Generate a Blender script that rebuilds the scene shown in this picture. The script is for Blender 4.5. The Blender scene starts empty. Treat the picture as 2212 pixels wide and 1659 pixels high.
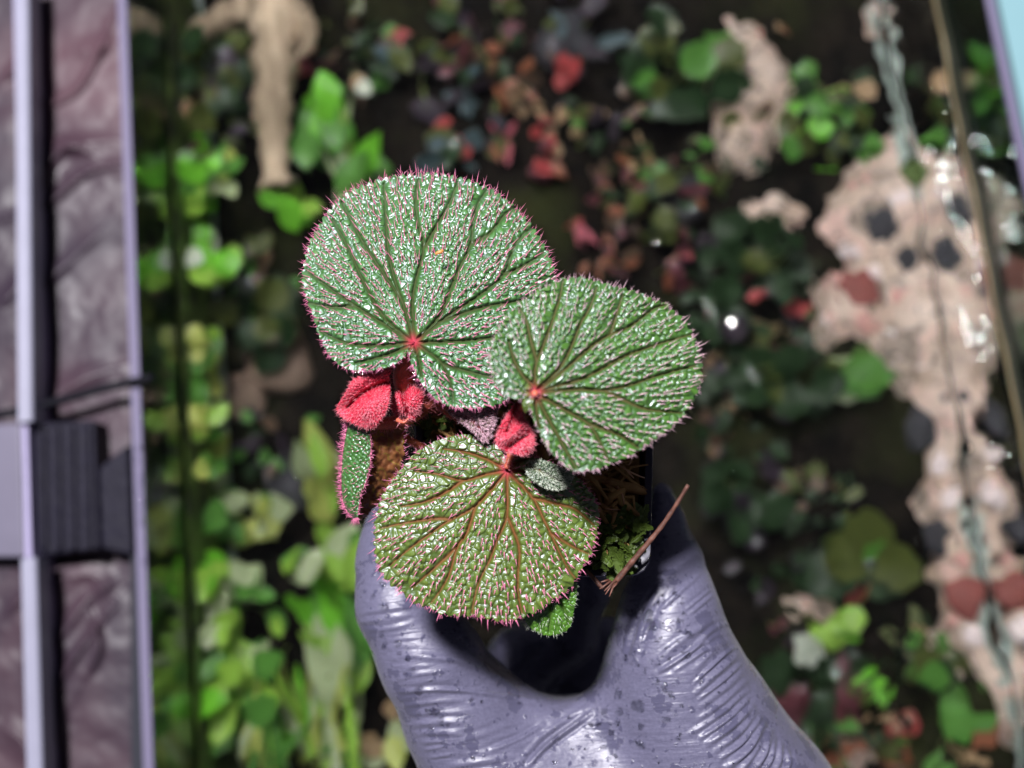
import bpy, math, random
import numpy as np
from mathutils import Vector, Matrix
from mathutils.kdtree import KDTree

# ---------------------------------------------------------------- camera
sc = bpy.context.scene
COL = sc.collection
W, H = 2212.0, 1659.0            # pixel frame used for reading positions off the photograph
HF = math.radians(54.0)
FPX = W / 2 / math.tan(HF / 2)
TILT, ROLL = math.radians(10.6), math.radians(-6.0)
CAMZ = 0.232
CAM = np.array([0.0, -CAMZ * math.tan(TILT), CAMZ])
RM = np.array(Matrix.Rotation(TILT, 3, 'X') @ Matrix.Rotation(ROLL, 3, 'Z'))
cd = bpy.data.cameras.new('camera')
cam = bpy.data.objects.new('camera', cd)
COL.objects.link(cam)
cam.matrix_world = Matrix.Translation(CAM.tolist()) @ Matrix(RM.tolist()).to_4x4()
cd.sensor_width = 36
cd.lens = 18 / math.tan(HF / 2)
cd.clip_start, cd.clip_end = 0.01, 20
cd.dof.use_dof = True
cd.dof.focus_distance = 0.248
cd.dof.aperture_fstop = 6.8
sc.camera = cam

# ---------------------------------------------------------------- light
world = bpy.data.worlds.new('World')
sc.world = world
world.use_nodes = True
bg = world.node_tree.nodes['Background']
bg.inputs[0].default_value = (0.78, 0.78, 1.0, 1)
bg.inputs[1].default_value = 0.075
def area(name, loc, target, sx, sy, power, col):
    l = bpy.data.lights.new(name, 'AREA')
    l.shape = 'RECTANGLE'; l.size = sx; l.size_y = sy
    l.energy = power; l.color = col
    o = bpy.data.objects.new(name, l); COL.objects.link(o)
    o.location = loc
    o.rotation_euler = (Vector(target) - Vector(loc)).to_track_quat('-Z', 'Y').to_euler()
    return o
lamp = area('led_panel', (-0.225, 0.49, 1.2), (0, 0, -0.1), 0.13, 0.16, 43.0, (1.0, 0.975, 1.0))

sc.view_settings.view_transform = 'Standard'
sc.view_settings.look = 'None'
sc.view_settings.exposure = 0.26
sc.view_settings.gamma = 1.0
sc.cycles.use_denoising = True
sc.cycles.max_bounces = 10
sc.cycles.transmission_bounces = 8
sc.cycles.transparent_max_bounces = 12
sc.cycles.sample_clamp_indirect = 150.0

# ---------------------------------------------------------------- pixel -> place
def rays(u, v):
    u = np.asarray(u, float); v = np.asarray(v, float)
    d = np.stack([(u - W / 2) / FPX, (H / 2 - v) / FPX, -np.ones_like(u)], -1)
    return d @ RM.T
def U(u, v, z):
    """point on the ray through (u, v) at height z"""
    d = rays(u, v)
    t = (np.asarray(z, float) - CAM[2]) / d[..., 2]
    return CAM + d * t[..., None]
Z_WATER, Z_RIM, Z_SOIL = -0.305, -0.25, -0.412
def UW(u, v, z):
    """the same, bent at the flat water level"""
    d = rays(u, v)
    p = U(u, v, Z_WATER)
    n = d / np.linalg.norm(d, axis=-1, keepdims=True)
    h = n[..., :2] / 1.333
    dz = np.sqrt(1 - (h ** 2).sum(-1))
    s = (Z_WATER - np.asarray(z, float)) / dz
    q = p.copy()
    q[..., :2] = p[..., :2] + h * s[..., None]
    q[..., 2] = z
    return q
def proj(P):
    c = (np.asarray(P) - CAM) @ RM
    return W / 2 + FPX * c[..., 0] / -c[..., 2], H / 2 - FPX * c[..., 1] / -c[..., 2]
def mpp(z):
    return (CAMZ - z) / FPX        # metres per pixel at height z (about)

rng = np.random.default_rng(7)
R = random.Random(11)

# ---------------------------------------------------------------- helpers
def mesh_obj(name, verts, faces, mat=None, parent=None, smooth=True, attrs=None, mats=None, mat_idx=None):
    me = bpy.data.meshes.new(name)
    me.from_pydata(np.asarray(verts).tolist(), [], faces if isinstance(faces, list) else np.asarray(faces).tolist())
    if mats:
        for m in mats: me.materials.append(m)
        if mat_idx is not None: me.polygons.foreach_set('material_index', np.asarray(mat_idx, dtype=np.int32))
    elif mat: me.materials.append(mat)
    if smooth: me.polygons.foreach_set('use_smooth', np.ones(len(me.polygons), dtype=bool))
    for k, a in (attrs or {}).items():
        at = me.attributes.new(k, 'FLOAT', 'POINT')
        at.data.foreach_set('value', np.asarray(a, dtype=np.float32))
    me.update()
    o = bpy.data.objects.new(name, me); COL.objects.link(o)
    if parent: o.parent = parent
    return o
def empty(name, loc):
    o = bpy.data.objects.new(name, None); COL.objects.link(o)
    o.location = loc; o.empty_display_size = 0.01
    return o
def adopt(o, parent):
    o.parent = parent
    o.matrix_parent_inverse = Matrix.Translation(-Vector(parent.location))
    return o
def tag(o, label=None, cat=None, group=None, kind=None):
    if label: o['label'] = label
    if cat: o['category'] = cat
    if group: o['group'] = group
    if kind: o['kind'] = kind
    return o

class G:
    """small node-tree writer"""
    def __init__(s, name):
        s.m = bpy.data.materials.new(name); s.m.use_nodes = True
        s.t = s.m.node_tree; s.b = s.t.nodes['Principled BSDF']; s.out = s.t.nodes['Material Output']
    def n(s, typ, **kw):
        nd = s.t.nodes.new(typ)
        for k, v in kw.items():
            if k.startswith('i_'):
                key = k[2:]
                key = int(key) if key.isdigit() else key.replace('_', ' ')
                s.put(nd.inputs[key], v)
            else: setattr(nd, k, v)
        return nd
    def put(s, sock, v):
        if hasattr(v, 'is_output') or isinstance(v, bpy.types.NodeSocket): s.t.links.new(v, sock)
        else: sock.default_value = v
    def p(s, **kw):
        for k, v in kw.items(): s.put(s.b.inputs[k.replace('_', ' ')], v)
    def mix(s, f, a, b, mode='MIX'):
        nd = s.t.nodes.new('ShaderNodeMix'); nd.data_type = 'RGBA'; nd.blend_type = mode
        s.put(nd.inputs[0], f); s.put(nd.inputs[6], c4(a)); s.put(nd.inputs[7], c4(b))
        return nd.outputs[2]
    def noise(s, scale, detail=3, rough=0.55, coord='Object', vec=None, dist=0.0):
        tc = vec if vec is not None else s.n('ShaderNodeTexCoord').outputs[coord]
        nd = s.n('ShaderNodeTexNoise'); s.put(nd.inputs['Vector'], tc)
        nd.inputs['Scale'].default_value = scale; nd.inputs['Detail'].default_value = detail
        nd.inputs['Roughness'].default_value = rough; nd.inputs['Distortion'].default_value = dist
        return nd.outputs[0]
    def ramp(s, f, lo, hi, a=0.0, b=1.0):
        nd = s.n('ShaderNodeMapRange'); s.put(nd.inputs[0], f)
        nd.inputs[1].default_value = lo; nd.inputs[2].default_value = hi
        nd.inputs[3].default_value = a; nd.inputs[4].default_value = b
        return nd.outputs[0]
    def math(s, op, a, b=0.0):
        nd = s.n('ShaderNodeMath', operation=op); s.put(nd.inputs[0], a); s.put(nd.inputs[1], b)
        return nd.outputs[0]
    def attr(s, name):
        return s.n('ShaderNodeAttribute', attribute_name=name).outputs['Fac']
    def bump(s, h, strength, dist, normal=None):
        nd = s.n('ShaderNodeBump'); s.put(nd.inputs['Height'], h)
        nd.inputs['Strength'].default_value = strength; nd.inputs['Distance'].default_value = dist
        if normal is not None: s.put(nd.inputs['Normal'], normal)
        return nd.outputs[0]
    def translucent(s, col, f):
        tr = s.n('ShaderNodeBsdfTranslucent'); s.put(tr.inputs[0], c4(col))
        mx = s.n('ShaderNodeMixShader'); mx.inputs[0].default_value = f
        s.t.links.new(s.b.outputs[0], mx.inputs[1]); s.t.links.new(tr.outputs[0], mx.inputs[2])
        s.t.links.new(mx.outputs[0], s.out.inputs[0])
def c4(c):
    return (*c, 1) if isinstance(c, (tuple, list)) and len(c) == 3 else c

def simple(name, c, rough=0.5, var=0.25, scale=200, spec=0.5, bump=0.0, trans=0.0, tf=0.0):
    g = G(name)
    f = g.noise(scale)
    col = g.mix(f, tuple(x * (1 - var) for x in c), tuple(min(1, x * (1 + var)) for x in c))
    g.p(Base_Color=col, Roughness=rough)
    g.b.inputs['Specular IOR Level'].default_value = spec
    if bump: g.p(Normal=g.bump(g.noise(scale * 2.5, 4), 0.6, bump))
    if tf: g.translucent(col, tf)
    return g.m

def smooth_poly(pts, n, closed=True):
    """Catmull-Rom through pts, resampled to n points by arc length"""
    P = np.asarray(pts, float); m = len(P); out = []
    segs = m if closed else m - 1
    for i in range(segs):
        if closed: p0, p1, p2, p3 = P[i - 1], P[i], P[(i + 1) % m], P[(i + 2) % m]
        else: p0, p1, p2, p3 = P[max(i - 1, 0)], P[i], P[i + 1], P[min(i + 2, m - 1)]
        t = np.linspace(0, 1, 12, endpoint=False)[:, None]
        out.append(0.5 * ((2 * p1) + (p2 - p0) * t + (2 * p0 - 5 * p1 + 4 * p2 - p3) * t ** 2 + (3 * p1 - p0 - 3 * p2 + p3) * t ** 3))
    Q = np.concatenate(out)
    if closed: Q = np.concatenate([Q, Q[:1]])
    else: Q = np.concatenate([Q, P[-1:]])
    L = np.concatenate([[0], np.cumsum(np.linalg.norm(np.diff(Q, axis=0), axis=1))])
    s = np.linspace(0, L[-1], n, endpoint=not closed)
    return np.stack([np.interp(s, L, Q[:, k]) for k in range(Q.shape[1])], 1)

def poly_dist(P, line):
    """distance of points P to a polyline and the parameter 0..1 along it"""
    line = np.asarray(line, float)
    L = np.linalg.norm(np.diff(line, axis=0), axis=1); T = L.sum(); acc = 0
    best = np.full(len(P), 1e9); par = np.zeros(len(P)); side = np.zeros(len(P))
    for a, b, l in zip(line[:-1], line[1:], L):
        d = b - a; q = P - a
        t = np.clip((q @ d) / max(l * l, 1e-12), 0, 1)
        e = q - t[:, None] * d
        dd = np.sqrt((e ** 2).sum(1))
        k = dd < best
        best[k] = dd[k]; par[k] = (acc + t[k] * l) / T
        side[k] = np.sign(d[0] * q[k, 1] - d[1] * q[k, 0])
        acc += l
    return best, par, side

def inside(P, poly):
    poly = np.asarray(poly, float); x, y = P[:, 0], P[:, 1]
    r = np.zeros(len(P), bool); j = len(poly) - 1
    for i in range(len(poly)):
        xi, yi = poly[i]; xj, yj = poly[j]
        k = ((yi > y) != (yj > y)) & (x < (xj - xi) * (y - yi) / (yj - yi + 1e-12) + xi)
        r ^= k; j = i
    return r

def tube(path, radii, sides=8, cap=True):
    P = np.asarray(path, float); n = len(P)
    radii = np.broadcast_to(np.asarray(radii, float), (n,))
    T = np.gradient(P, axis=0); T /= np.linalg.norm(T, axis=1, keepdims=True) + 1e-12
    ref = np.array([0.3, 0.2, 0.93]); V = []; F = []
    for i in range(n):
        a = np.cross(T[i], ref); a /= np.linalg.norm(a) + 1e-12; b = np.cross(T[i], a)
        for k in range(sides):
            w = 2 * math.pi * k / sides
            V.append(P[i] + radii[i] * (math.cos(w) * a + math.sin(w) * b))
    for i in range(n - 1):
        for k in range(sides):
            k2 = (k + 1) % sides
            F.append([i * sides + k, i * sides + k2, (i + 1) * sides + k2, (i + 1) * sides + k])
    if cap:
        F.append(list(range(sides))[::-1]); F.append([(n - 1) * sides + k for k in range(sides)])
    return np.array(V), F
def join(parts):
    V = []; F = []; o = 0
    for v, f in parts:
        V.append(np.asarray(v)); F += [[i + o for i in q] for q in f]; o += len(v)
    return np.concatenate(V), F

def hairs(base, d, length, rad, bend):
    """many tapering curved hairs as one mesh"""
    base = np.asarray(base); n = len(base)
    d = d / (np.linalg.norm(d, axis=1, keepdims=True) + 1e-12)
    a = np.cross(d, np.array([0.31, 0.17, 0.94])); a /= np.linalg.norm(a, axis=1, keepdims=True) + 1e-12
    b = np.cross(d, a)
    length = np.broadcast_to(np.asarray(length, float), (n,)); rad = np.broadcast_to(np.asarray(rad, float), (n,))
    ss = [0.0, 0.3, 0.62, 1.0]; rr = [1.35, 0.85, 0.6, 0.0]
    V = np.zeros((n, 10, 3))
    for i, (s, r) in enumerate(zip(ss, rr)):
        c = base + d * (length * s)[:, None] + bend * (length * s * s)[:, None]
        if i < 3:
            for k in range(3):
                w = 2 * math.pi * k / 3
                V[:, i * 3 + k] = c + (a * math.cos(w) + b * math.sin(w)) * (rad * r)[:, None]
        else: V[:, 9] = c
    f = []
    for i in range(2):
        for k in range(3):
            k2 = (k + 1) % 3
            f.append([i * 3 + k, i * 3 + k2, i * 3 + 3 + k2, i * 3 + 3 + k])
    off = (np.arange(n) * 10)[:, None, None]
    quads = (np.array(f)[None] + off).reshape(-1, 4).tolist()
    tri = (np.array([[6, 7, 9], [7, 8, 9], [8, 6, 9]])[None] + off).reshape(-1, 3).tolist()
    return V.reshape(-1, 3), quads + tri

# ---------------------------------------------------------------- materials of the plant
def leaf_mat(name, dark, light, vein, core=(0.45, 0.03, 0.06), rough=0.40, coat=0.8, tf=0.22, spark=1.0):
    g = G(name)
    a = g.ramp(g.attr('cell'), 0.0, 1.0)
    f = g.math('ADD', g.math('MULTIPLY', a, 0.6), g.math('MULTIPLY', g.noise(90, 3), 0.5))
    col = g.mix(f, dark, light)
    col = g.mix(g.math('MULTIPLY', g.attr('vein'), 0.9), col, vein)
    col = g.mix(g.attr('core'), col, core)
    fine = g.noise(2600, 2)
    sp = g.noise(1100, 2)
    vn_ = g.attr('vein')
    g.p(Base_Color=col, Roughness=g.math('ADD', g.ramp(sp, 0.35, 0.65, rough * 0.8, rough * 1.2), g.math('MULTIPLY', vn_, 0.35)),
        Normal=g.bump(fine, 0.42 * spark, 0.00018, g.bump(sp, 0.42 * spark, 0.0003)))
    g.p(Coat_Weight=g.math('MULTIPLY', g.math('SUBTRACT', 1.0, vn_), coat))
    g.p(Specular_IOR_Level=g.math('SUBTRACT', 1.0, g.math('MULTIPLY', vn_, 0.75)))
    g.b.inputs['Coat Roughness'].default_value = 0.29
    g.b.inputs['Coat IOR'].default_value = 1.7
    g.b.inputs['Coat Tint'].default_value = (0.86, 0.87, 1.0, 1)
    g.b.inputs['Specular Tint'].default_value = (0.74, 0.76, 1.0, 1)
    g.translucent(g.mix(0.5, col, light), tf)
    return g.m
M = {}
M['leaf_dark'] = leaf_mat('leaf_dark_green', (0.028, 0.095, 0.018), (0.085, 0.25, 0.04), (0.045, 0.05, 0.012))
M['leaf_mid'] = leaf_mat('leaf_mid_green', (0.028, 0.085, 0.014), (0.10, 0.25, 0.025), (0.085, 0.06, 0.02))
M['leaf_olive'] = leaf_mat('leaf_olive_green', (0.06, 0.105, 0.013), (0.165, 0.25, 0.026), (0.19, 0.055, 0.02))
M['leaf_pale'] = leaf_mat('leaf_pale_hairy', (0.06, 0.11, 0.04), (0.16, 0.24, 0.10), (0.12, 0.12, 0.06))
M['leaf_pinkish'] = leaf_mat('leaf_pinkish', (0.12, 0.07, 0.05), (0.25, 0.17, 0.10), (0.25, 0.05, 0.06))
M['leaf_fresh'] = leaf_mat('leaf_fresh_green', (0.05, 0.15, 0.015), (0.13, 0.30, 0.03), (0.10, 0.2, 0.03), coat=0.1)
M['leaf_red'] = leaf_mat('young_leaf_red', (0.40, 0.008, 0.028), (0.78, 0.045, 0.085), (0.26, 0.0, 0.012), core=(0.5, 0.01, 0.03), rough=0.45, coat=0.15, tf=0.25, spark=0.7)
M['leaf_brown'] = leaf_mat('leaf_underside_brown', (0.14, 0.028, 0.012), (0.42, 0.18, 0.055), (0.36, 0.30, 0.035), rough=0.55, coat=0.0, tf=0.5, spark=0.5)
def hair_mat(name, c, rough=0.25):
    g = G(name); g.p(Base_Color=c4(c), Roughness=rough)
    g.b.inputs['Specular IOR Level'].default_value = 0.8
    g.translucent(c, 0.25)
    return g.m
M['hair_pink'] = hair_mat('hair_pink', (0.80, 0.24, 0.42))
M['hair_pale'] = hair_mat('hair_pale', (0.80, 0.52, 0.62))
M['hair_white'] = hair_mat('hair_white', (0.62, 0.66, 0.55))
M['hair_red'] = hair_mat('hair_red', (0.82, 0.26, 0.32))
g = G('petiole_red')
c = g.mix(g.noise(220, 3), (0.46, 0.06, 0.035), (0.66, 0.20, 0.12))
g.p(Base_Color=c, Roughness=0.4); g.translucent(c, 0.2); M['petiole'] = g.m

# ---------------------------------------------------------------- leaf builder
def blade(name, parent, outline, center, veins, mat, zc, tilt=(0, 0), droop=0.006, sp=12.5, amp=0.9e-3,
          vein_w=5.2, vein_depth=0.6e-3, pleat=1.0e-3, pleat_w=26.0, nb=460, nr=112, hair=None, thick=0.45e-3,
          core_r=16.0, vein_gap=0.7, crenate=0.010, vein_raise=False, twist=0.0, zadd=None, seed=1, edge_hair=True, ring=1.0):
    rg = np.random.default_rng(seed)
    ctr = np.array(center, float)
    B = smooth_poly(outline, nb)
    rad = np.linalg.norm(B - ctr, axis=1)
    k = np.arange(nb)
    per = np.linalg.norm(np.diff(B, axis=0, append=B[:1]), axis=1).sum()
    nt = max(8, int(per / (sp * 1.25)))
    B = ctr + (B - ctr) * (1 + crenate * np.cos(2 * math.pi * nt * k / nb) + crenate * 0.7 * rg.standard_normal(nb).cumsum() * 0)[:, None]
    t = np.linspace(0, 1, nr + 1)[1:] ** 0.86
    P = (ctr + (B - ctr)[None] * t[:, None, None]).reshape(-1, 2)
    P = np.concatenate([ctr[None], P])
    tt = np.concatenate([[0], np.repeat(t, nb)])
    rmax = np.percentile(rad, 85)
    # bump sites: jittered rows
    lo, hi = B.min(0), B.max(0)
    gx = np.arange(lo[0], hi[0], sp); gy = np.arange(lo[1], hi[1], sp * 0.87)
    S = np.array([[x + (sp / 2 if j % 2 else 0), y] for j, y in enumerate(gy) for x in gx])
    S += rg.normal(0, sp * 0.24, S.shape)
    S = S[inside(S, B)]
    vd = np.full(len(P), 1e9); vr = np.zeros(len(P)); sd = np.full(len(S), 1e9)
    for vn in veins:
        V = smooth_poly(vn, 14, closed=False)
        d, s, _ = poly_dist(P, V)
        w = vein_w * (1 - 0.62 * s)
        vr = np.maximum(vr, np.exp(-(d / w) ** 2))
        vd = np.minimum(vd, d)
        sd = np.minimum(sd, poly_dist(S, V)[0])
    S = S[(sd > sp * 0.42 * vein_gap) & (np.linalg.norm(S - ctr, axis=1) > sp)]
    kd = KDTree(len(S))
    for a, q in enumerate(S): kd.insert((q[0], q[1], 0), a)
    kd.balance()
    near = [kd.find_n((q[0], q[1], 0), 2) for q in P.tolist()]
    f1 = np.array([q[0][2] for q in near]); f2 = np.array([q[1][2] for q in near])
    which = np.array([q[0][1] for q in near])
    hgt = rg.uniform(0.55, 1.15, len(S))
    tw = rg.normal(0, 0.22, (len(S), 2))
    e = np.clip((f2 - f1) / (sp * 0.42), 0, 1)
    pil = e * e * (3 - 2 * e)
    lean = ((P - S[which]) * tw[which]).sum(1) / sp
    cell = pil * (hgt[which] + lean * 0.8)
    damp = np.clip(vd / (vein_w * 1.3), 0, 1) if len(veins) else np.ones(len(P))
    damp = damp * np.clip(tt * rmax / (sp * 1.5), 0, 1)
    z = amp * cell * damp
    if vein_raise: z += vein_depth * vr * 0.6
    else: z -= vein_depth * vr
    if len(veins): z += pleat * (1 - np.exp(-(vd / pleat_w) ** 2))
    rr = np.linalg.norm(P - ctr, axis=1) / rmax
    z += zc - droop * rr ** 2 + tilt[0] * (P[:, 0] - ctr[0]) / 100 + tilt[1] * (P[:, 1] - ctr[1]) / 100
    z += 0.0008 * np.sin(P[:, 0] * 0.021 + seed) * np.cos(P[:, 1] * 0.024 + 2 * seed) * rr
    if zadd is not None: z += zadd(P, ctr)
    X = U(P[:, 0], P[:, 1], z)
    F = [[0, 1 + j, 1 + (j + 1) % nb] for j in range(nb)]
    i0 = np.arange(nr - 1)[:, None] * nb; j0 = np.arange(nb)[None]; j1 = (j0 + 1) % nb
    q = np.stack([1 + i0 + j0, 1 + i0 + nb + j0, 1 + i0 + nb + j1, 1 + i0 + j1], -1).reshape(-1, 4)
    F += q.tolist()
    core = np.exp(-(np.linalg.norm(P - ctr, axis=1) / core_r) ** 2)
    o = mesh_obj(name, X, F, mat, attrs={'cell': cell * damp, 'vein': np.clip(vr, 0, 1), 'core': core})
    # keep normals up
    if (np.cross(X[1 + nb] - X[1], X[2] - X[1]))[2] < 0: o.data.flip_normals()
    if thick:
        m = o.modifiers.new('thickness', 'SOLIDIFY'); m.thickness = thick; m.offset = -1
    if parent: adopt(o, parent)
    if hair:
        hs = S if 'sites' not in hair else None
        if hs is None:
            n = hair['sites']
            w = rg.random((n * 4, 2)) * (hi - lo) + lo
            hs = w[inside(w, B)][:n]
        keep = rg.random(len(hs)) < hair.get('keep', 1.0)
        hs = hs[keep]
        kp = KDTree(len(P))
        for a, q in enumerate(P.tolist()): kp.insert((q[0], q[1], 0), a)
        kp.balance()
        idx = np.array([kp.find((q[0], q[1], 0))[1] for q in hs])
        base = X[idx]
        out = hs - ctr; out = out / (np.linalg.norm(out, axis=1, keepdims=True) + 1e-9)
        def dirs(o2, up, n):
            w = np.stack([o2[:, 0], -o2[:, 1], np.full(n, up)], 1)
            return w + rg.normal(0, 0.16, w.shape)
        rl = np.clip(np.linalg.norm(hs - ctr, axis=1) / rmax, 0.3, 1.0)
        d = dirs(out, hair.get('up', 0.9), len(hs))
        L = hair['len'] * mpp(zc) * (0.58 + 0.4 * rl) * rg.uniform(0.7, 1.2, len(hs))
        bend = np.stack([out[:, 0], -out[:, 1], np.zeros(len(hs))], 1) * 0.45 + rg.normal(0, 0.18, (len(hs), 3))
        r = np.full(len(hs), hair.get('rad', 0.000115))
        if edge_hair:
            ne = int(per / hair.get('edge', 6.0))
            e = rg.integers(0, nb, ne)
            eb = X[1 + (nr - 1) * nb + e]
            eo = B[e] - ctr
            tang = B[(e + 2) % nb] - B[e - 2]
            nrm = np.stack([tang[:, 1], -tang[:, 0]], 1)
            nrm *= np.sign((nrm * eo).sum(1))[:, None]
            nrm /= np.linalg.norm(nrm, axis=1, keepdims=True) + 1e-9
            ed = dirs(nrm, 0.25, ne)
            base = np.concatenate([base, eb]); d = np.concatenate([d, ed])
            L = np.concatenate([L, hair['len'] * mpp(zc) * rg.uniform(0.25, 0.62, ne)])
            bend = np.concatenate([bend, rg.normal(0, 0.3, (ne, 3))]); r = np.concatenate([r, np.full(ne, hair.get('rad', 0.000115) * 0.55)])
        hv, hf = hairs(base, d, L, r, bend)
        h = mesh_obj('hair', hv, hf, hair['mat'])
        h.parent = o
        h['kind'] = 'stuff'
    return o

def conv(ox, oy, k):
    return lambda *p: [(ox + k * x, oy + k * y) for x, y in p]
C1, C2, C3, C4 = conv(621, 351, .3255), conv(999, 567, .293), conv(702, 756, .2441), conv(756, 918, .2929)
C5 = conv(1188, 918, .2442)
C6 = conv(729, 1161, .476)

# ================================================================ SETTING: tank and surroundings
def sheet(name, u0, u1, v0, v1, nu, nv, zf, mat, mask=None, under=False, attrs=None):
    uu, vv = np.meshgrid(np.linspace(u0, u1, nu), np.linspace(v0, v1, nv))
    P = np.stack([uu.ravel(), vv.ravel()], 1)
    z = zf(P)
    X = (UW if under else U)(P[:, 0], P[:, 1], z)
    i, j = np.meshgrid(np.arange(nu - 1), np.arange(nv - 1)); a = (j * nu + i).ravel()
    F = np.stack([a, a + nu, a + nu + 1, a + 1], 1)
    if mask is not None:
        mk = mask(P)
        F = F[mk[F].all(1)]
    return mesh_obj(name, X, F.tolist(), mat, attrs=attrs)

def vnoise(P, scale, seed):
    """smooth value noise of 2-D points"""
    rg = np.random.default_rng(seed); T = rg.random((64, 64))
    q = P / scale; i = np.floor(q).astype(int); f = q - i; f = f * f * (3 - 2 * f)
    a = T[i[:, 0] % 64, i[:, 1] % 64]; b = T[(i[:, 0] + 1) % 64, i[:, 1] % 64]
    c = T[i[:, 0] % 64, (i[:, 1] + 1) % 64]; d = T[(i[:, 0] + 1) % 64, (i[:, 1] + 1) % 64]
    return (a * (1 - f[:, 0]) + b * f[:, 0]) * (1 - f[:, 1]) + (c * (1 - f[:, 0]) + d * f[:, 0]) * f[:, 1]
def fbm(P, scale, seed, o=3):
    return sum(vnoise(P, scale / 2 ** k, seed + k) / 2 ** k for k in range(o)) / sum(1 / 2 ** k for k in range(o))

# tank box in world axes
TX0 = float(U(304, 830, Z_RIM)[0]); TX1 = float(U(2126, 0, Z_RIM)[0])
TY0, TY1 = -0.34, 0.42
g = G('aquarium_glass'); g.p(Base_Color=(0.80, 0.93, 0.90, 1), Roughness=0.02, IOR=1.5)
g.b.inputs['Transmission Weight'].default_value = 1.0; M['glass'] = g.m
g = G('glass_edge'); g.p(Base_Color=(0.13, 0.115, 0.19, 1), Roughness=0.7); M['glass_edge'] = g.m
g = G('glass_edge_green'); g.p(Base_Color=g.mix(g.noise(90, 3), (0.10, 0.11, 0.05), (0.40, 0.33, 0.20)), Roughness=0.15); M['glass_edge_g'] = g.m
tank = empty('aquarium', ((TX0 + TX1) / 2, 0.04, Z_SOIL - 0.02))
tag(tank, 'clear glass aquarium planted with red and green plants below the pot', 'aquarium')
def boxv(x0, x1, y0, y1, z0, z1):
    V = np.array([[x, y, z] for x in (x0, x1) for y in (y0, y1) for z in (z0, z1)])
    return V, [[0, 1, 3, 2], [4, 6, 7, 5], [0, 4, 5, 1], [2, 3, 7, 6], [0, 2, 6, 4], [1, 5, 7, 3]]
GT = 0.0042
ZB = Z_SOIL - 0.02
for x0, x1, em in ((TX0 - GT, TX0, 'glass_edge'), (TX1, TX1 + GT, 'glass_edge')):
    v, f = boxv(x0, x1, TY0, TY1, ZB, Z_RIM)
    w = adopt(mesh_obj('wall_pane', v, f, M['glass'], smooth=False), tank)
    v, f = boxv(x0 - 0.0002, x1 + 0.0002, TY0, TY1, Z_RIM + 0.0002, Z_RIM + 0.0016)
    e = mesh_obj('ground_edge', v, f, M[em], smooth=False); adopt(e, tank); e.parent = w; e.matrix_parent_inverse = Matrix()
for y0, y1 in ((TY0 - GT, TY0), (TY1, TY1 + GT)):
    v, f = boxv(TX0, TX1, y0, y1, ZB, Z_RIM)
    adopt(mesh_obj('wall_pane', v, f, M['glass'], smooth=False), tank)
g = G('added_reflector'); g.p(Base_Color=(0.62, 0.62, 0.60, 1), Metallic=1.0, Roughness=0.07); M['mirror'] = g.m  # added mirror behind the right pane, brightens its reflection of the tank
v, f = boxv(TX1 + GT + .0003, TX1 + GT + .0008, TY0, TY1, ZB, Z_RIM - .001)
adopt(mesh_obj('added_reflector', v, f, M['mirror'], smooth=False), tank)
g = G('mirror_blocker'); g.p(Base_Color=g.mix(g.ramp(g.noise(45, 4), .4, .62), (0.018, 0.028, 0.008), (0.12, 0.20, 0.035)), Roughness=.8); M['blocker_green'] = g.m  # mottled green for two added sheets that stop the left wall mirroring
v, f = boxv(TX0 + .0012, TX0 + .0016, TY0 + .004, TY1 - .004, Z_SOIL - .012, Z_WATER - .002)
adopt(mesh_obj('mirror_blocker', v, f, M['blocker_green'], smooth=False), tank)  # added sheet inside the left pane, blocks the mirror image of the plants
v, f = boxv(TX0 - GT - .0008, TX0 - GT - .0003, TY0, TY1, ZB, Z_RIM - .001)
adopt(mesh_obj('added_back_sheet', v, f, M['blocker_green'], smooth=False), tank)  # added matte sheet outside the left pane, keeps it from mirroring
M['silicone'] = simple('silicone_seam', (0.30, 0.37, 0.33), 0.5, .2, 40)
for xs in (TX0, TX1):
    sg_ = 1 if xs == TX0 else -1
    yy_ = np.linspace(TY0 + .01, TY1 - .01, 60)
    v, f = tube(np.stack([np.full(60, xs + sg_ * .004), yy_, Z_SOIL + .012 + .001 * np.sin(yy_ * 40)], 1), .0016, 8)
    adopt(mesh_obj('silicone_seam', v, f, M['silicone']), tank)
M['waterline_tan'] = simple('waterline_tan', (0.42, 0.34, 0.19), .5, .4, 60)  # added strips, their tan and dark colours draw the meniscus line
M['waterline_dark'] = simple('waterline_dark', (0.018, 0.022, 0.012), .4, .5, 60)
for z0_, z1_, mm_ in ((Z_WATER + .0035, Z_WATER + .0065, 'waterline_tan'), (Z_WATER + .0067, Z_WATER + .0125, 'waterline_dark')):
    yy_ = np.linspace(TY0 + .005, TY1 - .005, 90)
    V_ = []
    for q_, y_ in enumerate(yy_):
        w_ = .0009 * math.sin(y_ * 61) + .0007 * math.sin(y_ * 143 + 1)
        for xx_ in (TX1 - .0009, TX1 - .0002):
            V_ += [[xx_, y_, z0_ + w_], [xx_, y_, z1_ + w_ * .6]]
    F_ = []
    for q_ in range(89):
        o_ = q_ * 4
        F_ += [[o_, o_ + 1, o_ + 5, o_ + 4], [o_ + 2, o_ + 6, o_ + 7, o_ + 3], [o_ + 1, o_ + 3, o_ + 7, o_ + 5], [o_, o_ + 4, o_ + 6, o_ + 2]]
    adopt(mesh_obj('waterline_strip', V_, F_, M[mm_]), tank)
g = G('black_plastic_base'); g.p(Base_Color=(0.02, 0.02, 0.022, 1), Roughness=0.6); M['base'] = g.m
v, f = boxv(TX0 - GT, TX1 + GT, TY0 - GT, TY1 + GT, ZB - 0.012, ZB - 0.001)
adopt(mesh_obj('base_plate', v, f, M['base'], smooth=False), tank)

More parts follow.
